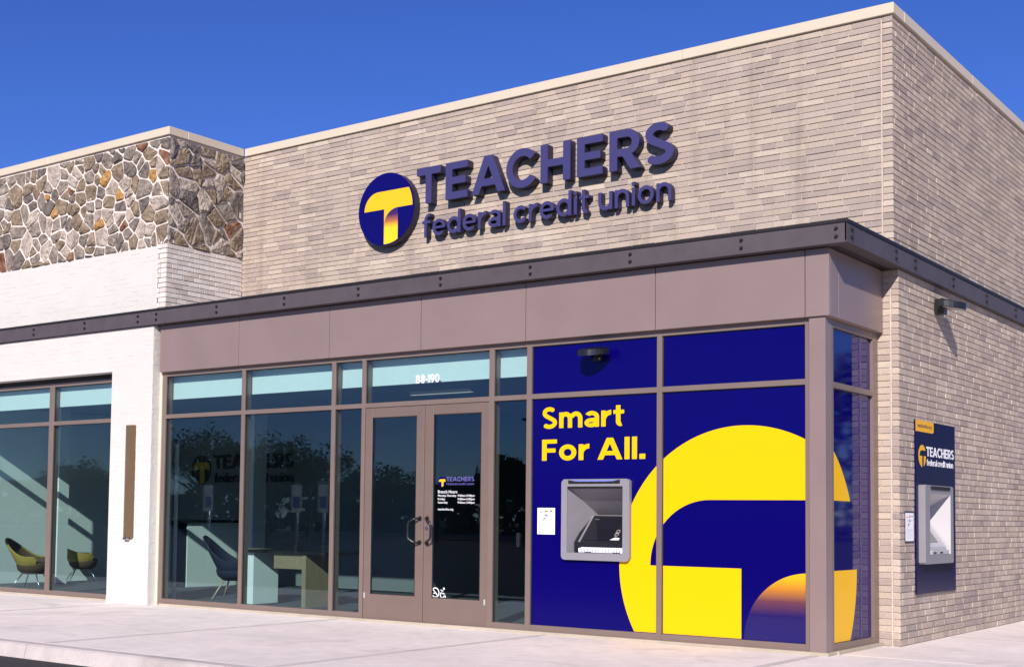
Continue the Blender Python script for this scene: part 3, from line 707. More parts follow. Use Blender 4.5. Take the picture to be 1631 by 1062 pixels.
# -- printed film on the two right-hand bays and the side bay
CX, CZ, CR = -1.11, .86, 1.53; TB0, TB1 = .856, 1.588; STL, STR = -1.136, -.372; QR = .733
zb = .097
def circ(a): return (CX+CR*math.cos(a), CZ+CR*math.sin(a))
def outer(a0, a1, n=70): return [circ(a0+(a1-a0)*i/n) for i in range(n+1)]
aR = math.asin((TB1-CZ)/CR); aB = math.asin((zb-CZ)/CR)
P1 = outer(math.pi-aB, aR)+[(-1.508+QR*math.cos(a), TB0+QR*math.sin(a)) for a in np.linspace(math.pi/2, math.pi, 26)]+[(STL, TB0), (STL, zb)]
P2 = [(STR, zb), (STR, TB0)]+outer(math.asin((TB0-CZ)/CR), aB, 30)
P3 = [(STR+QR*math.cos(a), zb+QR*math.sin(a)) for a in np.linspace(math.pi, math.pi/2, 26)]+[(STR, zb)]
def clip_poly(p, ax, v, keep):
    out = []
    for i in range(len(p)):
        A, B = p[i], p[(i+1) % len(p)]; da, db = (A[ax]-v)*keep, (B[ax]-v)*keep
        if da >= 0: out.append(A)
        if da*db < 0:
            t = da/(da-db); out.append((A[0]+(B[0]-A[0])*t, A[1]+(B[1]-A[1])*t))
    return out
def window_poly(p, u0, u1, z0, z1):
    for a in ((0, u0, 1), (0, u1, -1), (1, z0, 1), (1, z1, -1)):
        p = clip_poly(p, *a)
        if len(p) < 3: return []
    return p
M['fade'] = ramp_mat('yellow_to_navy_print', .1, .86, [(0, NAVY), (.36, (.008, .002, .09)), (.56, (.12, .035, .055)), (.72, (.45, .17, .02)), (.88, (.75, .37, .006)), (1, YEL)], rough=.25)
def film(win, u0, u1, z0, z1, org, U, Nn, d, art=True, nm='navy'):
    V = (0, 0, 1)
    hole = None
    q = MB(); add_outline(q, [[(u0, z0), (u1, z0), (u1, z1), (u0, z1)]], org, U, V, Nn, d-.003, d); q.build('navy_film', M[nm], win, fix=False)
    if art:
        for P, m, n in ((P1, 'yel', 'yellow_film'), (P2, 'yel', 'yellow_film'), (P3, 'fade', 'fading_film')):
            pp = window_poly(P, u0+.006, u1-.006, z0+.006, z1-.006)
            if pp:
                q = MB(); add_outline(q, [pp], org, U, V, Nn, d, d+.0015); q.build(n, M[m], win, fix=False)
gx = (0, -1, 0)
# bay 5 carries the cash machine: film built round the opening
AT = (-3.397, -2.484, .889, 1.826); AO = (-3.317, -2.57, .974, 1.742)
def bay_film(win, x0, x1):
    for a, b, c, d in ((x0, AO[0]-.02, .105, 2.79), (AO[1]+.02, x1, .105, 2.79), (AO[0]-.02, AO[1]+.02, .105, AO[2]-.02), (AO[0]-.02, AO[1]+.02, AO[3]+.02, 2.79)):
        q = MB(); q.box(a, b, -1.518, -1.515, c, d); q.build('navy_film', M['navy'], win)
    for a, b, c, d in ((AO[0]-.02, AO[1]+.02, .111, AO[2]-.02), (AO[1]+.02, x1-.006, .111, 2.784), (AO[0]-.02, AO[1]+.02, AO[3]+.02, 2.784)):
        pp = window_poly(P1, a, b, c, d)
        if pp:
            q = MB(); add_outline(q, [pp], (0, -1.515, 0), (1, 0, 0), (0, 0, 1), gx, .003, .0045); q.build('yellow_film', M['yel'], win, fix=False)
# the machine passes through the glass: replace that pane by one with an opening
for ch in list(bays[5].children):
    if ch.name.startswith('pane') and min(v.co.z for v in ch.data.vertices) < 1: bpy.data.objects.remove(ch)
bay_film(bays[5], MUL[5][1], MUL[6][0])
film(bays[5], MUL[5][1], MUL[6][0], 2.851, 3.422, (0, -1.515, 0), (1, 0, 0), gx, .003, False)
film(bays[6], MUL[6][1], MUL[7][0], .105, 2.79, (0, -1.515, 0), (1, 0, 0), gx, .003)
film(bays[6], MUL[6][1], MUL[7][0], 2.851, 3.422, (0, -1.515, 0), (1, 0, 0), gx, .003, False)
UO = 1.05            # side film: u = y + UO continues the front print
film(sw, -1.355+UO, -.20+UO, .105, 2.765, (XS-.039, -UO, 0), (0, 1, 0), (1, 0, 0), .004, nm='navyside')
film(sw, -1.355+UO, -.20+UO, 2.826, 3.40, (XS-.039, -UO, 0), (0, 1, 0), (1, 0, 0), .004, False, nm='navyside')
for s_, x0, wd, z in (('Smart', -3.714, 1.131, 2.432), ('For All.', -3.71, 1.40, 2.05)):
    text_objs('letter', s_, (x0, -1.515, z), (1, 0, 0), (0, 0, 1), gx, wd, .25, .205, .74, .0035, .006, M['yel'], bays[5], each=True, gap=.1 if s_ == 'Smart' else .1, space=.36)
# -- doors
def leaf(x0, x1, g0, g1, z0, z1, zt, hx, sgn):
    d = node('door', bank)
    q = MB(); Y0, Y1 = -1.54, -1.495
    q.box(x0, g0, Y0, Y1, .036, zt, b=.004); q.box(g1, x1, Y0, Y1, .036, zt, b=.004); q.box(g0, g1, Y0+.001, Y1, .036, z0, b=.004); q.box(g0, g1, Y0+.001, Y1, z1, zt, b=.004)
    q.build('door_frame', M['doorm'], d)
    gk = MB()
    for c in ((g0, g0+.012, z0, z1), (g1-.012, g1, z0, z1), (g0, g1, z1-.012, z1), (g0, g1, z0, z0+.012)): gk.box(c[0], c[1], -1.533, -1.523, c[2], c[3])
    gk.build('gasket', M['gasket'], d)
    box_obj('pane', (g0-.005, g1+.005, -1.522, -1.508, z0-.005, z1+.005), M['glass'], d)
    h = MB(); s = sgn
    pts = [(hx, -1.54, 1.345), (hx+.01*s, -1.59, 1.345), (hx+.05*s, -1.625, 1.335), (hx+.115*s, -1.632, 1.30), (hx+.125*s, -1.632, 1.26), (hx+.125*s, -1.632, 1.12),
           (hx+.115*s, -1.632, 1.085), (hx+.05*s, -1.625, 1.05), (hx+.01*s, -1.59, 1.04), (hx, -1.54, 1.04)]
    h.tube(pts, .0135, 10)
    for z in (1.345, 1.04): h.tube([(hx, -1.5405, z), (hx, -1.552, z)], .03, 12)
    h.build('handle', M['black'], d)
    hs = MB(); hx2 = x0+.012 if sgn < 0 else x1-.05
    hs.box(hx2, hx2+.022, -1.5415, -1.5402, .30, .37); hs.build('hinge_label', M['lgrey'], d)
    return d
dl = leaf(-6.503, -5.503, -6.385, -5.632, .357, 2.658, 2.785, -5.555, -1)
dr = leaf(-5.494, -4.486, -5.356, -4.602, .352, 2.663, 2.785, -5.437, 1)
q = MB(); q.tube([(-5.437, -1.541, 1.225), (-5.437, -1.556, 1.225)], .022, 14); q.build('lock_cylinder', M['steel'], dr)
for x0, x1 in ((-6.507, -6.5035), (-4.4855, -4.482)): box_obj('mullion', (x0, x1, -1.52, -1.45, .036, 2.789), M['gasket'], bays[3])
box_obj('threshold', (-6.507, -4.482, -1.535, -1.40, .034, .0355), M['steel'], bays[3])
for ch, x0, x1 in (('l', MUL[3][0], MUL[3][1]), ('r', MUL[4][0], MUL[4][1])): pass
box_obj('door_latch', (-4.03, -3.985, -1.59, -1.552, 1.02, 1.19), M['black'], bays[4], bev=.006)
# door print
YP = -1.5235
UX, VZ = (1, 0, 0), (0, 0, 1)
def logo(parent, cx, cy, cz, r, U, Nn, disc, yel, fade, dark=False, d=.001, name='logo'):
    """round mark with its T; cx,cy,cz centre"""
    U = Vector(U); o = Vector((cx, cy, cz)); V = Vector((0, 0, 1))
    c = [(r*math.cos(a), r*math.sin(a)) for a in np.linspace(0, 2*math.pi, 72, endpoint=False)]
    q = MB(); add_outline(q, [c], o, U, V, Nn, -.0005, d); lg = q.build(name, disc, parent, fix=False)
    k = r*.97; t0, t1, sl_, sr_, lf = 0.0, .5*r, -.06*r, .43*r, -.78*r; qr = t1-t0
    right = lambda z: math.sqrt(max(k*k-z*z, 0))
    bar = [(lf, t0)]+[(lf+qr+qr*math.cos(a), t0+qr*math.sin(a)) for a in np.linspace(math.pi, math.pi/2, 14)][1:]
    bar += [(right(z)*.97, z) for z in np.linspace(t1, t0, 8)]
    q = MB(); add_outline(q, [bar], o, U, V, Nn, d, d*2); 
    # tail of the bar that curls into the stem
    qs = sr_-sl_
    tail = [(sl_, t0-.0004*r)]+[(sl_, -qs*.85)]+[(sr_+qs*math.cos(a)*.98, -qs*.85+qs*.85*math.sin(a)) for a in np.linspace(math.pi, math.pi/2, 12)][1:-1]+[(sr_, t0-.0004*r)]
    add_outline(q, [tail], o, U, V, Nn, d, d*2); q.build('logo_bar', yel, lg, fix=False)
    bot = [(x, -math.sqrt(k*k-x*x)) for x in np.linspace(sl_, sr_, 6)]
    stem = [(sl_, -qs*.85)]+bot+[(sr_, -.002*r)]+[(sr_+qs*math.cos(a)*.98, -qs*.85+qs*.85*math.sin(a)) for a in np.linspace(math.pi/2, math.pi, 12)][1:-1]
    q = MB(); add_outline(q, [stem], o, U, V, Nn, d, d*1.9); q.build('logo_stem', fade, lg, fix=False)
    return lg
pr_ = mat('navy_door_print', (.1, .09, .3), .5)
M['door_white'] = M['white_print']
logo(dr, -5.222, YP, 1.811, .0625, UX, gx, M['navy'], M['yel'], M['yel'], d=.0006)
text_objs('lettering', 'TEACHERS', (-5.15, YP, 1.815), UX, VZ, gx, .437, .056, .2, .74, 0, .0006, pr_, dr, each=False)
text_objs('lettering', 'federal credit union', (-5.15, YP, 1.768), UX, VZ, gx, .435, .03, .15, .72, 0, .0006, pr_, dr, each=False)
text_objs('lettering', 'Branch Hours'.replace('H', 'H').replace('h', 'h'), (-5.281, YP, 1.664), UX, VZ, gx, .305, .04, .19, .74, 0, .0006, M['white_print'], dr, each=False) if False else None
small_text('lettering', 'Branch Hours', (-5.281, YP-.0006, 1.666), UX, VZ, gx, .305, .04, M['white_print'], dr)
small_text('lettering', 'Branch Hours', (-5.2795, YP-.0012, 1.6665), UX, VZ, gx, .305, .04, M['white_print'], dr)
for i, (a, wa, b) in enumerate((('Monday-Thursday', .29, '9:00am-5:00pm'), ('Friday', .115, '9:00am-6:00pm'), ('Saturday', .155, '9:00am-2:00pm'))):
    z = 1.624-i*.043
    for dy, dx in ((.0006, 0), (.0012, .0016)):
        small_text('lettering', a, (-5.281+dx, YP-dy, z), UX, VZ, gx, wa, .027, M['white_print'], dr)
        small_text('lettering', b, (-4.968+dx, YP-dy, z), UX, VZ, gx, .262, .027, M['white_print'], dr)
for dy, dx in ((.0006, 0), (.0012, .0016)):
    small_text('lettering', 'teachersfcu.org', (-5.281+dx, YP-dy, 1.452), UX, VZ, gx, .245, .03, M['white_print'], dr)
# no-smoking and accessibility marks at the foot of the right leaf
def ring(mb, o, U, Nn, cx, cz, r, t, a0=0, a1=360, d=.0008):
    n = 28; A = np.radians(np.linspace(a0, a1, n)); full = a1-a0 >= 360
    out = [(cx+r*math.cos(a), cz+r*math.sin(a)) for a in A]; inn = [(cx+(r-t)*math.cos(a), cz+(r-t)*math.sin(a)) for a in A]
    for i in range(n-1):
        add_outline(mb, [[out[i], out[i+1], inn[i+1], inn[i]]], o, U, (0, 0, 1), Nn, 0, d, side=False)
def strip(mb, o, U, Nn, a, b, t, d=.0008):
    L = math.hypot(b[0]-a[0], b[1]-a[1]); nx, nz = -(b[1]-a[1])/L*t/2, (b[0]-a[0])/L*t/2
    add_outline(mb, [[(a[0]-nx, a[1]-nz), (b[0]-nx, b[1]-nz), (b[0]+nx, b[1]+nz), (a[0]+nx, a[1]+nz)]], o, U, (0, 0, 1), Nn, 0, d, side=False)
q = MB(); o_ = (0, YP, 0)
ring(q, o_, UX, gx, -5.303, .42, .064, .013); strip(q, o_, UX, gx, (-5.343, .46), (-5.263, .38), .011); strip(q, o_, UX, gx, (-5.335, .41), (-5.275, .41), .012, .0014)
q.build('no_smoking_mark', M['white_print'], dr, fix=False)
q = MB(); ring(q, o_, UX, gx, -5.19, .395, .04, .013, 80, 380); ring(q, o_, UX, gx, -5.168, .474, .014, .0139)
strip(q, o_, UX, gx, (-5.185, .455), (-5.2, .41), .02); strip(q, o_, UX, gx, (-5.2, .412), (-5.16, .412), .015); strip(q, o_, UX, gx, (-5.162, .415), (-5.14, .365), .014); strip(q, o_, UX, gx, (-5.183, .445), (-5.22, .455), .011)
q.build('accessibility_mark', M['white_print'], dr, fix=False)
text_objs('unit_number', 'B8-190', (-5.675, -1.5125, 3.075), UX, VZ, gx, .383, .105, .2, .74, 0, .001, M['white_print'], bays[3], each=False, gap=.09)

# ================================================================== WALL SIGN
sign = thing('wall_sign', 'raised slate blue TEACHERS federal credit union lettering with round navy logo on tan brick', 'sign', (-5, 0, 5.3))
q = MB(); c = [(.535*math.cos(a), .535*math.sin(a)) for a in np.linspace(0, 2*math.pi, 96, endpoint=False)]
add_outline(q, [c], (-7.412, 0, 5.84), UX, VZ, gx, .02, .14, 0, 1); q.build('logo_disc', [M['disc'], M['letside']], sign, fix=False)
M['fade2'] = ramp_mat('yellow_navy_sign_print', 5.42, 5.84, [(0, (.88, .6, .01)), (.34, (.88, .56, .01)), (.56, (.42, .14, .03)), (.78, (.06, .015, .09)), (1, (.02, .008, .16))])
lg = logo(sign, -7.412, -.1405, 5.84, .533, UX, gx, M['disc'], M['yelsign'], M['fade2'], d=.003, name='logo_face')
TL = [('T', -6.838, .437), ('E', -6.311, .39), ('A', -5.845, .56), ('C', -5.262, .49), ('H', -4.70, .475), ('E', -4.125, .395), ('R', -3.632, .46), ('S', -3.122, .425)]
for ch, x, wd in TL:
    W, l = glyph(ch, .205, .74); q = MB()
    add_outline(q, [[(a*wd/W, b*.52) for a, b in p] for p in l], (x, 0, 5.822), UX, VZ, gx, .02, .145, 0, 1); q.build('letter', [M['letter'], M['letside']], sign, fix=False)
text_objs('letter', 'federal credit union', (-6.745, 0, 5.345), UX, VZ, gx, 4.0, .325, .15, .72, .02, .12, [M['letter'], M['letside']], sign, ms=1, gap=.115, space=.42)

# ================================================================== CASH MACHINES
def atm_front():
    t = thing('cash_machine', 'grey through-wall cash machine set in the navy window film beside the yellow circle', 'cash machine', (-2.94, -1.52, .89), 'cash machines')
    x0, x1, z0, z1 = AT; a0, a1, c0, c1 = AO
    y0, y1 = -1.575, -1.519
    rr = .05
    def rrect(x0, x1, z0, z1, r, n=6):
        out = []
        for cx, cz, s in ((x1-r, z0+r, -90), (x1-r, z1-r, 0), (x0+r, z1-r, 90), (x0+r, z0+r, 180)):
            out += [(cx+r*math.cos(R(s+90*i/n)), cz+r*math.sin(R(s+90*i/n))) for i in range(n+1)]
        return out
    q = MB(); add_outline(q, [rrect(x0, x1, z0, z1, rr), rrect(a0, a1, c0, c1, .012)[::-1]], (0, 0, 0), UX, VZ, gx, -y1, -y0); q.build('surround', M['grey'], t, fix=False)
    # recess: left, right, floor and a hood that slopes back and down
    yb_ = -1.10
    q = MB()
    q.poly([(a0, y0+.01, c0), (a0, y0+.01, c1), (a0+.14, yb_, c1-.33), (a0+.14, yb_, c0)]); q.poly([(a1, y0+.01, c0), (a1-.1, yb_, c0), (a1-.1, yb_, c1-.33), (a1, y0+.01, c1)])
    q.poly([(a0, y0+.01, c1), (a1, y0+.01, c1), (a1-.1, yb_, c1-.33), (a0+.14, yb_, c1-.33)])
    q.poly([(a0+.14, yb_, c0), (a0+.14, yb_, c1-.33), (a1-.1, yb_, c1-.33), (a1-.1, yb_, c0)]); q.poly([(a0, y0+.01, c0), (a0+.14, yb_, c0), (a1-.1, yb_, c0), (a1, y0+.01, c0)])
    q.build('recess', M['grey'], t)
    box_obj('top_lip', (a0, a1, y0+.006, y0+.05, c1-.028, c1+.0), M['cap'], t)
    # visor over the surround with its blue light strip
    q = MB(); q.box(x0+.1, x1-.12, y0-.012, y0+.001, z1-.052, z1-.012, b=.003); vis = q.build('visor', M['cap'], t)
    q = MB(); add_outline(q, [[(x0+.12, z1-.012), (x0+.2, z1-.026)]+[(x0+.2+i*.055, z1-.028-.0015*(i % 2)) for i in range(1, 9)]+[(x1-.2, z1-.026), (x1-.14, z1-.012)]], (0, 0, 0), UX, VZ, gx, -y0, -y0+.014); q.build('light_strip', mat('pale_blue_strip', (.16, .2, .5), .3), vis, fix=False)
    # tilted black screen console
    s0, s1 = a0+.05, a1+.06
    q = MB()
    pts = [(-1.50, c0+.008), (-1.50, c0+.12), (-1.18, c0+.43), (-1.12, c0+.43), (-1.12, c0+.008)]
    L = [(s0+.005, y, z) for y, z in pts]; Rr_ = [(a1-.006, y, z) for y, z in pts]; n = len(pts)
    q.faces(L+Rr_, [(i, (i+1) % n, n+(i+1) % n, n+i) for i in range(n)]+[tuple(range(n)), tuple(range(n, 2*n))]); q.build('console', M['black'], t)
    dn = Vector((0, -.31, .32)).normalized(); ox = Vector((s0+.12, -1.50, c0+.12)); Us = Vector((1, 0, 0)); Vs = Vector((0, .32, .31)).normalized()
    q = MB(); add_outline(q, [rrect(0, .36, .035, .40, .012)], ox+dn*.0005, Us, Vs, dn, 0, .004); scn = q.build('screen', M['screen'], t, fix=False)
    q = MB(); add_outline(q, [[(-.055, .0), (-.035, .0), (-.035, .44), (-.055, .44)]], ox, Us, Vs, dn, 0, .012); q.build('console_edge', M['grey'], t, fix=False)
    small_text('lettering', 'Welcome', ox+dn*.006+Vs*.375+Us*.01, Us, Vs, dn, .055, .012, M['lgrey'], scn)
    # contactless mark and card light at the right of the console
    q = MB(); oo = ox+dn*.005
    for cx_, cz_, r_, t_, p in ((.405, .175, .034, .008, 0), (.405, .135, .034, .008, 0), (.405, .155, .012, .0119, 0)):
        n = 22; A = np.linspace(0, 2*math.pi, n)
        for i in range(n-1):
            add_outline(q, [[(cx_+r_*.75*math.cos(A[i]), cz_+r_*math.sin(A[i])), (cx_+r_*.75*math.cos(A[i+1]), cz_+r_*math.sin(A[i+1])), (cx_+(r_-t_)*.75*math.cos(A[i+1]), cz_+(r_-t_)*math.sin(A[i+1])), (cx_+(r_-t_)*.75*math.cos(A[i]), cz_+(r_-t_)*math.sin(A[i]))]], oo, Us, Vs, dn, 0, .002, side=False)
    q.build('contactless_mark', M['lgrey'], t, fix=False)
    q = MB(); add_outline(q, [[(.355, .04), (.47, .04), (.47, .072), (.41, .078)]], oo, Us, Vs, dn, 0, .006); q.build('card_slot', M['white_print'], t, fix=False)
    # shelf with keys
    q = MB(); q.box(s0+.1, a1-.004, -1.56, -1.505, c0+.005, c0+.055, b=.003); q.poly([(s0+.1, -1.505, c0+.056), (a1-.004, -1.505, c0+.056), (a1-.004, -1.47, c0+.11), (s0+.1, -1.47, c0+.11)])
    sh = q.build('shelf', M['white_print'], t)
    kb_ = mat('blue_grey_key', (.2, .25, .5), .5)
    for i in range(14):
        for k in range(2):
            x = s0+.145+i*.036+(.03 if i > 6 else 0)
            box_obj('key', (x, x+.016, -1.5645, -1.5605, c0+.014+k*.018, c0+.024+k*.018), kb_, sh)
    for x in (s0+.19, a1-.13): box_obj('cash_slot', (x, x+.09, -1.567, -1.561, c0-.002, c0+.012), M['black'], t)
    return t
atm_front()
# side machine on its navy panel
panel = thing('sign_panel', 'tall navy panel with yellow web address tab and white lettering on the side brick wall', 'sign', (.07, 1.15, .55))
XP = .085
q = MB(); q.box(.066, XP, .455, .685, .555, 2.543); q.box(.066, XP, 1.455, 1.905, .555, 2.543); q.box(.066, XP, .685, 1.455, .555, .985); q.box(.066, XP, .685, 1.455, 1.715, 2.543); q.build('backing_panel', mat('navy_side_panel', (.006, .004, .045), (.22), var=.02, spec=.12), panel)
USide, NSide = (0, 1, 0), (1, 0, 0)
ytab = mat('amber_tab', (.82, .42, .004), .35, var=.01)
q = MB(); tabp = [(.455, 2.543), (.455, 2.412), (1.06, 2.412), (1.09, 2.43), (1.09, 2.543)]
add_outline(q, [tabp[::-1]], (XP, 0, 0), USide, VZ, NSide, 0, .002); tb = q.build('yellow_tab', ytab, panel, fix=False)
for d in (.003, .0036): small_text('lettering', 'teachersfcu.org', (XP+d, .51+(d-.003)*4, 2.462), USide, VZ, NSide, .5, .045, mat('navy_tab_print', (.05, .03, .08), .5), tb)
def logo_inverse(parent, cy, cz, r):
    k = r; ch = lambda z: math.sqrt(max(k*k-z*z, 0)); n = 14
    top = [(k*math.cos(a), k*math.sin(a)) for a in np.linspace(math.asin(.5), math.pi, 26)]
    qr = .5*r; lf = -.74*r
    P = top+[(lf, 0)]+[(lf+qr+qr*math.cos(a), qr*math.sin(a)) for a in np.linspace(math.pi, math.pi/2, 10)][1:]
    q = MB(); add_outline(q, [P], (XP, cy, cz), USide, VZ, NSide, 0, .002)
    low = [(-k, -.002*r)]+[(k*math.cos(a), k*math.sin(a)) for a in np.linspace(math.pi, math.pi*1.5-.03, 14)][1:]+[(-.03*r, -.002*r)]
    add_outline(q, [low], (XP, cy, cz), USide, VZ, NSide, 0, .002)
    low = [(.46*r, -.002*r)]+[(k*math.cos(a), k*math.sin(a)) for a in np.linspace(math.pi*1.5+.48, 2*math.pi, 10)]
    add_outline(q, [low], (XP, cy, cz), USide, VZ, NSide, 0, .002)
    q.build('logo', ytab, parent, fix=False)
logo_inverse(panel, .675, 2.135, .128)
text_objs('lettering', 'TEACHERS', (XP, .825, 2.138), USide, VZ, NSide, 1.03, .112, .2, .74, 0, .002, M['white_print'], panel, each=False)
text_objs('lettering', 'federal credit union', (XP, .84, 2.03), USide, VZ, NSide, .985, .075, .15, .72, 0, .002, M['white_print'], panel, each=False, space=.42)
t2 = thing('cash_machine', 'grey cash machine with sunlit white recess on the navy side wall panel', 'cash machine', (.09, 1.0, .9), 'cash machines')
y0, y1, z0, z1, xo = .53, 1.56, .895, 1.80, .165
b0, b1, c0, c1 = .69, 1.45, 1.0, 1.70
def side_atm():
    q = MB()
    out = [(y0+.02, z0), (y1-.02, z0), (y1, z0+.02), (y1, z1-.02), (y1-.02, z1), (y0+.02, z1), (y0, z1-.02), (y0, z0+.02)]
    inn = [(b0, c0), (b0, c1), (b1, c1), (b1, c0)]
    add_outline(q, [out, inn], (0, 0, 0), USide, VZ, NSide, XP+.0005, xo); q.build('surround', M['grey'], t2, fix=False)
    rec = mat('pale_recess', (.45, .43, .45), .5, var=.02)
    xb = -.17; q = MB()
    q.poly([(xo, b0, c0), (xb, b0+.1, c0), (xb, b0+.1, c1-.2), (xo, b0, c1)]); q.poly([(xo, b1, c0), (xo, b1, c1), (xb, b1-.05, c1-.2), (xb, b1-.05, c0)])
    q.poly([(xo, b0, c1), (xb, b0+.1, c1-.2), (xb, b1-.05, c1-.2), (xo, b1, c1)]); q.poly([(xo, b0, c0), (xo, b1, c0), (xb, b1-.05, c0), (xb, b0+.1, c0)]); q.poly([(xb, b0+.1, c0), (xb, b1-.05, c0), (xb, b1-.05, c1-.2), (xb, b0+.1, c1-.2)])
    q.build('recess', rec, t2)
    box_obj('visor', (xo-.002, xo+.012, b0+.03, b1-.04, z1-.05, z1-.012), M['cap'], t2)
    pts = [(.13, c0+.01), (.13, c0+.09), (-.08, c0+.38), (-.16, c0+.38), (-.16, c0+.01)]; n = 5
    q = MB(); A = [(x, b0+.09, z) for x, z in pts]; B = [(x, b1-.06, z) for x, z in pts]
    q.faces(A+B, [(i, (i+1) % n, n+(i+1) % n, n+i) for i in range(n)]+[tuple(range(n)), tuple(range(n, 2*n))]); q.build('console', rec, t2)
    dn = Vector((.29, 0, .21)).normalized(); Vv = Vector((-.21, 0, .29)).normalized(); oo = Vector((.13, b0+.14, c0+.09))
    q = MB(); add_outline(q, [[(.02, .06), (.36, .06), (.36, .3), (.02, .3)]], oo, USide, Vv, dn, 0, .004); q.build('screen', M['screen'], t2, fix=False)
    q = MB(); q.box(.131, .158, b0+.08, b1-.05, c0+.002, c0+.05); q.build('shelf', M['lgrey'], t2)
    for y in (b0+.14, b0+.38): box_obj('cash_slot', (.1585, .161, y, y+.1, c0+.012, c0+.03), M['black'], t2)
# the wall behind the recess is opened up
side_atm()

# ---- stickers
def sticker(name, label, o, U, Nn, wd, ht, rim):
    t = thing(name, label, 'sticker', o, 'card network stickers')
    o = Vector(o)
    q = MB(); add_outline(q, [[(-.02, -.02), (wd+.02, -.02), (wd+.02, ht+.02), (-.02, ht+.02)]], o, U, VZ, Nn, 0, .002); q.build('border', rim, t, fix=False)
    q = MB(); add_outline(q, [[(0, 0), (wd, 0), (wd, ht), (0, ht)]], o, U, VZ, Nn, .002, .004); sh = q.build('sheet', M['paper'], t, fix=False)
    def blot(x0, x1, z0, z1, col, rnd=False):
        q = MB(); cx, cz, rx, rz = (x0+x1)/2*wd, (z0+z1)/2*ht, (x1-x0)/2*wd, (z1-z0)/2*ht
        p = [(cx+rx*math.cos(a), cz+rz*math.sin(a)) for a in np.linspace(0, 2*math.pi, 20, endpoint=False)] if rnd else [(x0*wd, z0*ht), (x1*wd, z0*ht), (x1*wd, z1*ht), (x0*wd, z1*ht)]
        add_outline(q, [p], o, U, VZ, Nn, .004, .0046 if not rnd else .005, side=False); q.build('printed_mark', mat('sticker_ink', col, .5, var=0), sh, fix=False)
    blot(.12, .32, .83, .86, (.6, .08, .06)); blot(.42, .53, .83, .92, (.7, .12, .06), True); blot(.505, .615, .835, .915, (.8, .4, .05), True); blot(.72, .86, .85, .92, (.08, .25, .6))
    blot(.12, .3, .70, .77, (.7, .6, .65)); blot(.4, .6, .67, .77, (.3, .28, .5)); blot(.66, .9, .72, .76, (.7, .6, .62)); blot(.25, .38, .5, .62, (.45, .45, .5)); blot(.38, .48, .57, .62, (.05, .08, .25))
    for i in range(9): blot(.1, .85 if i % 4 != 3 else .5, .42-i*.04, .432-i*.04, (.6, .6, .63))
sticker('notice_sticker', 'white card network sticker on navy film left of the front cash machine', (-3.767, -1.5185, 1.178), UX, gx, .248, .312, M['navy'])
sticker('notice_sticker', 'white sticker in a dark frame on side brick left of the navy panel', (.066, .14, 1.16), USide, NSide, .27, .315, mat('dark_sticker_frame', (.03, .025, .05), .5))

# ---- lights on the walls
def flood(name, label, o, U, Nn, grp, k_=1.0):
    t = thing(name, label, 'floodlight', o, grp)
    o, U, Nn, V = Vector(o), Vector(U), Vector(Nn), Vector((0, 0, 1))
    P = lambda a, b, d: o+U*a*k_+V*b*k_+Nn*d*(1+(k_-1)*.3)
    q = MB(); vs = [P(a, b, d) for a in (-.055, .055) for b in (-.08, .08) for d in (0, .05 if k_ == 1 else .11)]
    q.faces(vs, [(0, 1, 3, 2), (4, 6, 7, 5), (0, 4, 5, 1), (2, 3, 7, 6), (0, 2, 6, 4), (1, 5, 7, 3)]); q.build('mounting_box', M['black'], t)
    q = MB(); q.tube([P(0, 0, .05), P(0, .01, .1)], .03, 10); q.build('knuckle', M['black'], t)
    # head: half-round shovel shape tipped down, finned on top
    c, n = [], 14
    for i in range(n+1):
        a = math.pi*i/n; c.append((.19*math.cos(a), .10+.24*math.sin(a)))
    top = [P(x, .045-.10*(y-.1), y) for x, y in c]; bot = [P(x, -.01-.16*(y-.1), y) for x, y in c]
    q = MB(); q.poly(top); q.poly(bot[::-1])
    for i in range(n+1):
        j_ = (i+1) % (n+1); q.poly([top[i], top[j_], bot[j_], bot[i]])
    q.build('lamp_head', M['black'], t)
    ln = [P(x*.82, -.014-.16*(.1+(y-.1)*.82+.02-.1), .1+(y-.1)*.82+.02) for x, y in c]; q = MB(); q.poly(ln[::-1]); q.build('lens', M['lgrey'], t)
    for k in range(-4, 5):
        x = k*.038; L = .10+.2*math.sqrt(max(0, 1-(x/.19)**2))
        q = MB(); q.poly([P(x-.004, .043, .11), P(x-.004, .075, .11), P(x-.004, .03, L), P(x-.004, .045-.1*(L-.1), L)])
        q.poly([P(x+.004, .043, .11), P(x+.004, .075, .11), P(x+.004, .03, L), P(x+.004, .045-.1*(L-.1), L)]); q.poly([P(x-.004, .075, .11), P(x+.004, .075, .11), P(x+.004, .03, L), P(x-.004, .03, L)])
        q.build('cooling_fin', M['black'], t)
    for b in (-.055, .055):
        q = MB(); q.tube([P(.03, b, .05), P(.03, b, .056)], .01, 8); q.build('screw', M['steel'], t)
flood('flood_light', 'black finned floodlight under the window head above the Smart For All lettering', (-2.92, -1.5185, 3.27), UX, gx, 'wall floodlights')
flood('flood_light', 'black floodlight below the canopy beam on the side brick wall', (.064, 1.28, 3.94), USide, NSide, 'wall floodlights', 1.12)
sc_t = thing('wall_sconce', 'tall narrow bronze wedge wall light on the white pier', 'wall light', (-11.1, -1.70, 1.0))
q = MB()
tri = [(-11.235, -1.70), (-11.125, -1.765), (-11.0, -1.755), (-10.99, -1.70)]
for z0_, z1_ in ((1.0, 2.70),):
    A = [(x, y, z0_) for x, y in tri]; B = [(x, y, z1_) for x, y in tri]
    q.faces(A+B, [(1, 2, 6, 5), (2, 3, 7, 6), (4, 5, 6, 7), (0, 3, 2, 1)]); 
    q.faces(A+B, [(0, 1, 5, 4)], 1)
q.build('shade', [M['sconce'], M['sconce_shaded']], sc_t, fix=False)
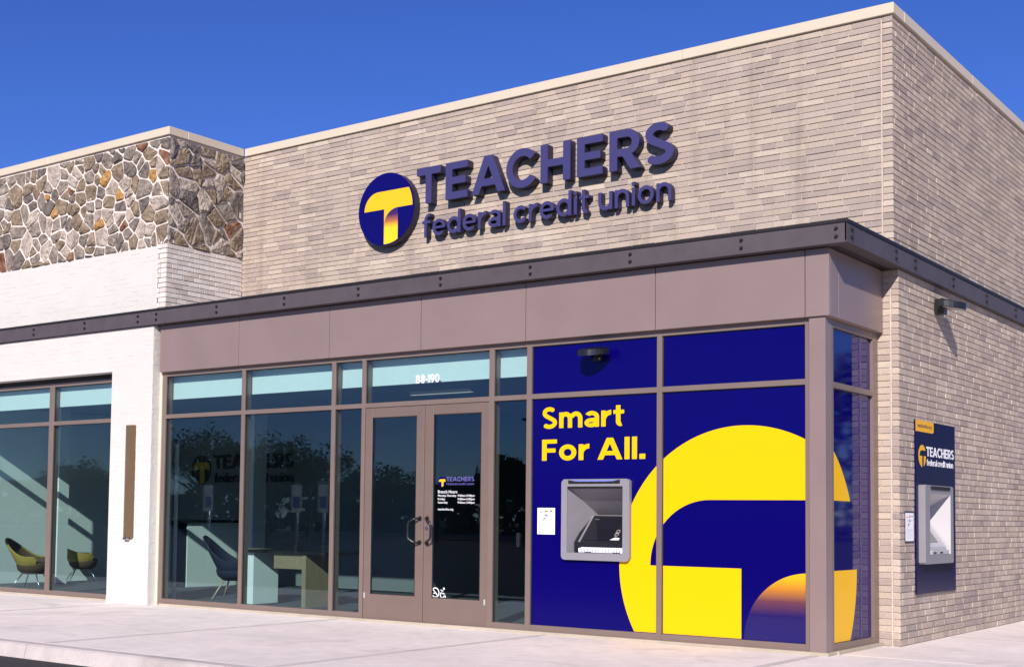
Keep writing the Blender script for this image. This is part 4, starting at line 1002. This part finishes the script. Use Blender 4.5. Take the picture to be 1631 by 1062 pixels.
box_obj('lamp_end', (-11.17, -11.06, -1.77, -1.71, .965, 1.0), M['steel'], sc_t, bev=.01)

# ================================================================== WHITE NEIGHBOUR WITH STONE TOP
nb = thing('shop_building', 'white painted shop building with rubble stone parapet left of the tan bank', 'building', (-14, -1.5, 0))
q = MB(); q.box(-20, BX-.002, -1.537, .3, 4.3, 7.13); upw = q.build('parapet_wall', M['smortar'], nb)
# white painted band
q = MB(); q.box(-20, -10.775, -1.544, -1.5375, 4.3, 5.445); wb = q.build('white_band', M['white'], upw)
rw = brick_rects(9.2, 4.42, 5.44, .0737, .0045, (.222, .223), bond=True, seed=8)
lay(rw, (-19.98, -1.544, 0), UX, gx, .0007, M['white'], upw, set(), 'painted_brickwork')
# bare limewashed brick at the corner and on the return
q = MB(); q.box(-10.773, BX-.004, -1.545, -1.5375, 4.3, 5.47); q.box(BX-.012, BX, -1.5372, .011, 4.3, 5.47); q.build('joint_backing', M['wmortar'], upw)
rb = brick_rects(1.535, 4.42, 5.47, .0737, .009, (.214, .22), seed=9, bond=True)
lay(rb, (BX, -1.54, 0), USide, NSide, .007, M['wbrick'], upw, set(range(len(rb))), 'painted_brickwork', name='limewashed_brick', variants=30)
rb2 = brick_rects(.19, 4.42, 5.47, .0737, .009, (.1, .12), seed=10)
lay(rb2, (-10.77, -1.545, 0), UX, gx, .007, M['wbrick'], upw, set(), 'corner_brickwork')
# stones
scf = node('stone_cladding', nb)
stones(voronoi_cells(4.75, 1.64, 165, 11, .015), (-15.33, -1.538, 5.455), UX, gx, scf, 12)
stones(voronoi_cells(1.50, 1.62, 46, 13, .014, 1.2), (BX, -1.525, 5.475), USide, NSide, scf, 14)
# coping
cp2 = MB(); cp2.box(-20, -10.62, -1.55, .25, 7.13, 7.17); cp2 = cp2.build('coping', M['coping'], nb)
for a, b in ((-20, -16.6), (-16.6, -13.6), (-13.6, BX+.03)): 
    q = MB(); q.box(a+.0015, b-.0015, -1.575, -1.2, 7.132, 7.258, b=.006); q.build('coping_section', M['coping'], cp2)
q = MB(); q.box(BX-.3, BX+.03, -1.198, -.033, 7.132, 7.2575, b=.006); q.build('coping_section', M['coping'], cp2)
# lower wall: pier and lintel
YW = -1.70
q = MB(); q.box(-11.60, -10.64, YW, -1.42, 0, 3.545); q.box(-20, -10.64, YW, -1.42, 3.545, 4.19); lw = q.build('front_wall', M['white'], nb)
q = MB(); q.box(-11.606, -10.634, YW-.006, YW+.05, 0, .1, b=.004); q.build('plinth', M['white'], lw)
rp = brick_rects(.955, .1, 3.545, .0737, .0045, (.222, .223), bond=True, seed=15)
lay(rp, (-11.597, YW, 0), UX, gx, .0007, M['white'], lw, set(), 'painted_brickwork')
rp = brick_rects(8.3, 3.545, 4.19, .0737, .0045, (.222, .223), bond=True, seed=16)
lay(rp, (-18.943, YW, 0), UX, gx, .0007, M['white'], lw, set(), 'painted_brickwork')
rp = brick_rects(.15, .1, 4.19, .0737, .006, (.1, .12), seed=17)
lay(rp, (-10.64, YW+.002, 0), USide, NSide, .0007, M['white'], lw, set(), 'painted_brickwork')
box_obj('caulk_strip', (-10.64, -10.583, -1.56, -1.50, 0, 3.49), mat('cream_caulk', (.55, .49, .4), .7), lw)
zs2 = (.105, 2.779, 2.843, 3.408)
lx = [-18.6, -16.95, -15.25, -13.435, -11.6]
for i in range(4):
    bay(lx[i]+.115, lx[i+1]+(0 if i < 3 else -.001), (lx[i], lx[i]+.115), nb, zs=zs2, top=3.47, ys=-1.52, yb=-1.40, yg=(-1.482, -1.468))
q = MB(); q.box(-20, -11.601, -1.50, -1.405, 3.471, 3.6); q.build('window_lintel', M['cap'], nb)
box_obj('sill_base', (-20, -11.6, -1.56, -1.40, -.02, .033), M['base'], nb)
box_obj('roof', (-20, -10.6, 0, 9, 6.9, 6.95), M['roof'], nb)
q = MB(); q.box(-20.2, -20, -1.7, 9, 0, 7.1); q.box(-20.2, -10.6, 9, 9.2, 0, 7); q.box(-20.2, -18.6, -1.69, -1.5, 0, 3.5); q.build('rear_wall', M['white'], nb)

# ================================================================== INTERIOR
XL = -16.75
FZ = .03
g = MB(); g.box(-19.9, -.4, -1.40, 8.9, -.06, FZ); g.build('interior_floor', M['carpet'], None, 'structure')
g = MB(); g.box(-19.9, -.4, -1.36, 8.9, 3.30, 3.4); g.build('interior_ceiling', M['ceil'], None, 'structure')
g = MB(); g.box(-19.9, -3.88, -1.395, -1.35, 3.09, 3.60); g.build('ceiling_bulkhead', M['pale_wall'], None, 'structure')
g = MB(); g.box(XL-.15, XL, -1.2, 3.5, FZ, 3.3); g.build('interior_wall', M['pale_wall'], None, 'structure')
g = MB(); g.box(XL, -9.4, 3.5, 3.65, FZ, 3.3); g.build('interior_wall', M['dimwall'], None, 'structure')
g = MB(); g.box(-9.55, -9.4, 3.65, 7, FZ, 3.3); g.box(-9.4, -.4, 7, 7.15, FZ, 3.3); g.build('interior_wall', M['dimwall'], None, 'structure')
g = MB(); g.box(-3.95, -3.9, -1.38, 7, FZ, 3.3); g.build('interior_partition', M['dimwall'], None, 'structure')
# machine room is closed off from the hall
box_obj('pillar', (-15.99, -15.9, .475, .70, FZ, 3.3), M['pale_wall'], None, 'structure')
box_obj('pillar', (-12.95, -12.62, 2.3, 2.62, FZ, 3.3), M['pale_wall'], None, 'structure')
box_obj('pillar', (-11.0, -10.96, -.92, -.88, FZ, 2.45), M['pale_wall'], None, 'structure')
# counter
ct = thing('teller_counter', 'pale counter with a black top seen through the left bank window', 'counter', (-13.9, 2.3, FZ))
box_obj('counter_front', (-14.2, -13.6, 1.62, 3.3, FZ, 1.2), M['pale_wall'], ct)
box_obj('counter_top', (-14.26, -13.55, 1.2, 3.35, 1.205, 1.255), M['black'], ct, bev=.004)
box_obj('counter_end', (-14.2, -13.62, 1.25, 1.615, FZ, 1.2), M['navyfab'], ct)
# reception sign on the inner wall
isn = thing('reception_sign', 'dark TEACHERS federal credit union sign on inner wall behind the left bank window', 'sign', (-14.2, 3.49, 1.9))
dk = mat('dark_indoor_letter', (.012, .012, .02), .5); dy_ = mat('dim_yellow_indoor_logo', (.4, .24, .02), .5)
lg2 = logo(isn, -15.38, 3.48, 2.26, .29, UX, gx, dk, dy_, dy_, d=.01, name='logo_disc')
text_objs('letter', 'TEACHERS', (-15.02, 3.5, 2.27), UX, VZ, gx, 2.23, .28, .205, .74, 0, .03, dk, isn)
text_objs('letter', 'federal credit union', (-14.98, 3.5, 2.0), UX, VZ, gx, 2.18, .18, .16, .72, 0, .03, dk, isn, space=.42)
# service desk
dsk = thing('service_desk', 'wood laminate service desk with white end panel behind the second bank window', 'desk', (-8.8, -.3, FZ))
box_obj('desktop', (-9.75, -7.95, -.72, .05, .80, .84), M['black'], dsk, bev=.004)
box_obj('modesty_panel', (-9.05, -8.46, -.66, -.62, .58, .798), M['wood'], dsk)
box_obj('leg', (-8.455, -8.375, -.68, 0, FZ, .798), M['wood'], dsk)
box_obj('end_panel', (-9.72, -9.5, -.64, -.12, FZ, .798), M['pale_wall'], dsk)
box_obj('pedestal', (-10.2, -9.85, -.2, .1, FZ, .84), M['wood'], dsk)
for x, y in ((-8.95, -.35), (-8.35, -.3)):
    t = thing('computer_monitor', 'dark computer screen on the %s of the wood service desk' % ('left half' if x < -8.6 else 'right half'), 'monitor', (x, y, .84), 'desk monitors')
    box_obj('screen', (x-.25, x+.25, y, y+.03, .95, 1.26), M['screen'], t, bev=.005); box_obj('stand', (x-.03, x+.03, y+.03, y+.06, .84, 1.0), M['black'], t); box_obj('base', (x-.1, x+.1, y-.05, y+.12, .84, .852), M['black'], t)
def chair(name, label, loc, rot, outer_m, inner_m, legm, seat=.40, back=.86, wd=.32, grp=None):
    t = thing(name, label, 'chair', loc, grp); t.rotation_euler = (0, 0, rot)
    # tub shell: swept from one arm round the back to the other
    n, rows = 22, 7
    def shell(off, nm, m, flip):
        vs = []; fs = []
        for i in range(n+1):
            a = R(-35+250*i/n); hgt = seat+.12+(back-seat-.12)*max(0, math.sin(a))**1.6
            for k in range(rows+1):
                f = k/rows; r = (wd-off)*(.55+.45*math.sin(f*math.pi/2)); lean = .16*max(0, math.sin(a))*f**2
                z = seat-.16+(hgt-seat+.16)*f
                vs.append((r*math.cos(a), r*math.sin(a)+lean, z))
        for i in range(n):
            for k in range(rows):
                p = i*(rows+1)+k; q_ = (p, p+rows+1, p+rows+2, p+1); fs.append(q_ if not flip else q_[::-1])
        q = MB(); q.faces(vs, fs, 0, True); me = q
        o = q.build(nm, m, None); o.parent = t; return o
    shell(0, 'shell', outer_m, False); shell(.035, 'lining', inner_m, True)
    # rolled rim joins both skins
    q = MB(); path = []
    for i in range(n+1):
        a = R(-35+250*i/n); hgt = seat+.12+(back-seat-.12)*max(0, math.sin(a))**1.6
        path.append(((wd-.017)*math.cos(a), (wd-.017)*math.sin(a)+.16*max(0, math.sin(a)), hgt))
    q.tube(path, .02, 8); o = q.build('rim', outer_m, None); o.parent = t
    q = MB(); vs = []
    for z, r in ((seat-.17, wd*.55), (seat-.1, wd*.8), (seat-.02, wd*.88), (seat+.03, wd*.84), (seat+.045, wd*.6)):
        vs.append([(r*math.cos(R(i*15)), r*.98*math.sin(R(i*15))-.02, z) for i in range(24)])
    flat = [p for ring_ in vs for p in ring_]; fs = [(k*24+i, k*24+(i+1) % 24, (k+1)*24+(i+1) % 24, (k+1)*24+i) for k in range(4) for i in range(24)]
    q.faces(flat, fs, 0, True); q.poly(vs[0][::-1]); q.poly(vs[-1]); o = q.build('seat', inner_m, None); o.parent = t
    for sx in (-1, 1):
        for sy in (-1, 1):
            q = MB(); q.tube([(.12*sx, .12*sy, seat-.15), (.27*sx, .27*sy, 0)], [.014, .009], 8); o = q.build('leg', legm, None); o.parent = t
    return t
steelleg = M['steel']
chair('tub_chair', 'navy tub chair with pale wooden legs in front of the pale counter', (-10.62, .02, FZ), R(118), M['navyfab'], M['navyfab'], mat('pale_wood_leg', (.5, .38, .24), .5), seat=.46, back=.98, wd=.36, grp='tub chairs')
chair('tub_chair', 'olive yellow tub chair with brown lining and steel legs behind the far left window', (-15.12, -.58, FZ), R(120), M['olive'], M['olived'], steelleg, seat=.42, back=.86, wd=.34, grp='tub chairs')
chair('tub_chair', 'olive yellow tub chair half hidden by the thin white column', (-16.25, 1.3, FZ), R(150), M['olive'], M['olived'], steelleg, seat=.42, back=.72, wd=.32, grp='tub chairs')
for i, (x, y) in enumerate(((-7.4, 1.2), (-5.2, 1.6), (-5.6, 3.4), (-9.2, 2.6))):
    t = thing('ceiling_light', ('slim linear ceiling light nearest the double doors', 'slim linear ceiling light over the entry to the right', 'slim linear ceiling light deep inside the hall', 'slim linear ceiling light above the service desk')[i], 'ceiling light', (x, y, 3.25), 'linear ceiling lights')
    box_obj('housing', (x-.6, x+.6, y-.04, y+.04, 3.25, 3.298), M['white'], t); box_obj('diffuser', (x-.59, x+.59, y-.03, y+.03, 3.243, 3.249), M['led'], t)

# ================================================================== ACROSS THE CAR PARK (seen mirrored in the glass)
def tree(label, x, y, h, r, seed):
    t = thing('oak_tree', label, 'tree', (x, y, gz), 'trees across the car park'); rnd = random.Random(seed)
    q = MB(); q.tube([(x, y, gz), (x+.1, y, gz+h*.3), (x-.1, y+.1, gz+h*.6), (x, y, gz+h*.85)], [h*.03, h*.022, h*.014, h*.004], 8)
    for i in range(7):
        a = rnd.uniform(0, 6.28); z = gz+h*rnd.uniform(.3, .65); q.tube([(x, y, z), (x+r*.45*math.cos(a), y+r*.45*math.sin(a), z+h*.12), (x+r*.8*math.cos(a), y+r*.8*math.sin(a), z+h*.2)], [h*.011, h*.007, h*.003], 6)
    q.build('trunk', M['bark'], t)
    q = MB(); cl = []
    for i in range(16):
        a = rnd.uniform(0, 6.28); e_ = rnd.uniform(-.4, 1); k = rnd.uniform(.35, .85)
        cl.append((x+r*k*math.cos(a)*math.cos(e_), y+r*k*math.sin(a)*math.cos(e_), gz+h*.62+h*.34*k*math.sin(e_), r*rnd.uniform(.22, .4)))
    for c in cl:
        for i in range(280):
            d = Vector((rnd.gauss(0, 1), rnd.gauss(0, 1), rnd.gauss(0, .8))).normalized()*c[3]*rnd.uniform(.5, 1.1); p = Vector(c[:3])+d
            a = Vector((rnd.gauss(0, 1), rnd.gauss(0, 1), rnd.gauss(0, 1))).normalized(); b = a.orthogonal().normalized(); s = rnd.uniform(.07, .19)
            q.poly([p-a*s, p-b*s*.6, p+a*s, p+b*s*.6])
    q.build('crown', M['leaf'], t, fix=False)
TR = [(-76, -60, 8.6, 4.5), (-66, -56, 7.5, 3.6), (-58, -60, 5.5, 3), (-50, -58, 4.6, 2.8), (-44, -62, 5.0, 3), (-38, -60, 4.6, 2.6), (-90, -58, 6, 3.6), (-100, -52, 7, 4), (-31, -62, 5.2, 3), (-84, -56, 5.2, 3), (-70, -62, 6, 3.5), (-25, -60, 5, 2.8), (-62, -58, 7.4, 3.8)]
TN = ['%s tree across the car park, mirrored in the %s' % (a, b) for a, b in (('tallest broad', 'dark indoor sign window'), ('mid height round', 'second bank window'), ('low round', 'doors'), ('low bushy', 'right door leaf'), ('low spreading', 'narrow pane right of the doors'), ('small upright', 'glass next to the navy film'), ('mid height spreading', 'first bank window'), ('broad distant', 'far left shop window'), ('low wide', 'right end of the clear glass'), ('small low', 'left bank windows'), ('bushy mid height', 'clear glass'), ('short rounded', 'glass beside the navy film edge'), ('tall loose', 'narrow pane left of the doors'))]
for i, (x, y, h, r) in enumerate(TR):
    tree(TN[i], x, y, h, r, 30+i)
def lamp_post(x, y, h, which):
    t = thing('street_lamp', 'double headed car park lamp post mirrored in ' + which, 'lamp post', (x, y, gz), 'car park lamp posts')
    q = MB(); q.tube([(x, y, gz), (x, y, gz+h)], [.1, .06], 10); q.build('pole', M['beam'], t)
    for s in (-1, 1):
        box_obj('lamp_head', (x+s*.15, x+s*1.0, y-.18, y+.18, gz+h-.02, gz+h+.1), M['beam'], t, bev=.03)
    q = MB(); q.tube([(x-.3, y, gz+h-.05), (x+.3, y, gz+h-.05)], .04, 8); q.build('arm', M['beam'], t)
    q = MB(); q.tube([(x, y, gz), (x, y, gz+.7)], .28, 14); q.build('base', M['curb'], t)
for x, y, h in ((-57, -40, 6.5), (-31, -42, 6.3), (-18, -40, 6.2)): lamp_post(x, y, h, {-57: 'the far left shop window', -31: 'the second bank window', -18: 'the pane right of the doors'}[x])
def park_sign(x, y, which):
    t = thing('parking_sign', 'blue and white accessible parking sign mirrored ' + which, 'sign', (x, y, gz), 'accessible parking signs')
    q = MB(); q.tube([(x, y, gz), (x, y, 2.0)], .025, 8); q.build('post', M['steel'], t)
    # the sign faces the building side of the stall on both sides
    box_obj('plate', (x-.13, x+.13, y+.026, y+.03, 1.42, 1.95), M['paper'], t); box_obj('blue_field', (x-.09, x+.09, y+.031, y+.034, 1.5, 1.72), mat('sign_blue', (.02, .08, .45), .5), t)
for x, n_ in ((-15.4, 'over the counter below the dark indoor logo'), (-12.9, 'over the desk in the second bank window'), (-12.2, 'beside the narrow pane left of the doors')): park_sign(x, -6.75, n_)

rnd = random.Random(77); q = MB()
for i in range(20000):
    x = rnd.uniform(-190, 40); top = 3.7+1.2*math.sin(x*.21)+.9*math.sin(x*.57+1)+.5*math.sin(x*1.7); z = gz+top*(1-rnd.random()**2)
    p = Vector((x, -72+rnd.uniform(-2.5, 2.5), z)); a = Vector((rnd.gauss(0, 1), rnd.gauss(0, .5), rnd.gauss(0, 1))).normalized(); b = a.orthogonal().normalized(); k = rnd.uniform(.35, .8)
    q.poly([p-a*k, p-b*k*.6, p+a*k, p+b*k*.6])
q.build('far_woods', M['leaf'], None, 'stuff', fix=False)
box_obj('verge_kerb', (-160, 60, -66.2, -66, gz, gz+.15), M['curb'], None, 'structure')

rnd = random.Random(78); q = MB()  # unseen woods behind right, added to darken what the side pane mirrors
for i in range(9000):
    f = rnd.random(); x = 8+70*f; y = 95-38*f+rnd.uniform(-2.5, 2.5); top = 12.5+1.6*math.sin(x*.3)+1.1*math.sin(x*.83+1); z = gz+top*(1-rnd.random()**2)
    p = Vector((x, y, z)); a = Vector((rnd.gauss(0, 1), rnd.gauss(0, .5), rnd.gauss(0, 1))).normalized(); b = a.orthogonal().normalized(); k = rnd.uniform(.4, .9)
    q.poly([p-a*k, p-b*k*.6, p+a*k, p+b*k*.6])
q.build('far_woods', M['leaf'], None, 'stuff', fix=False)
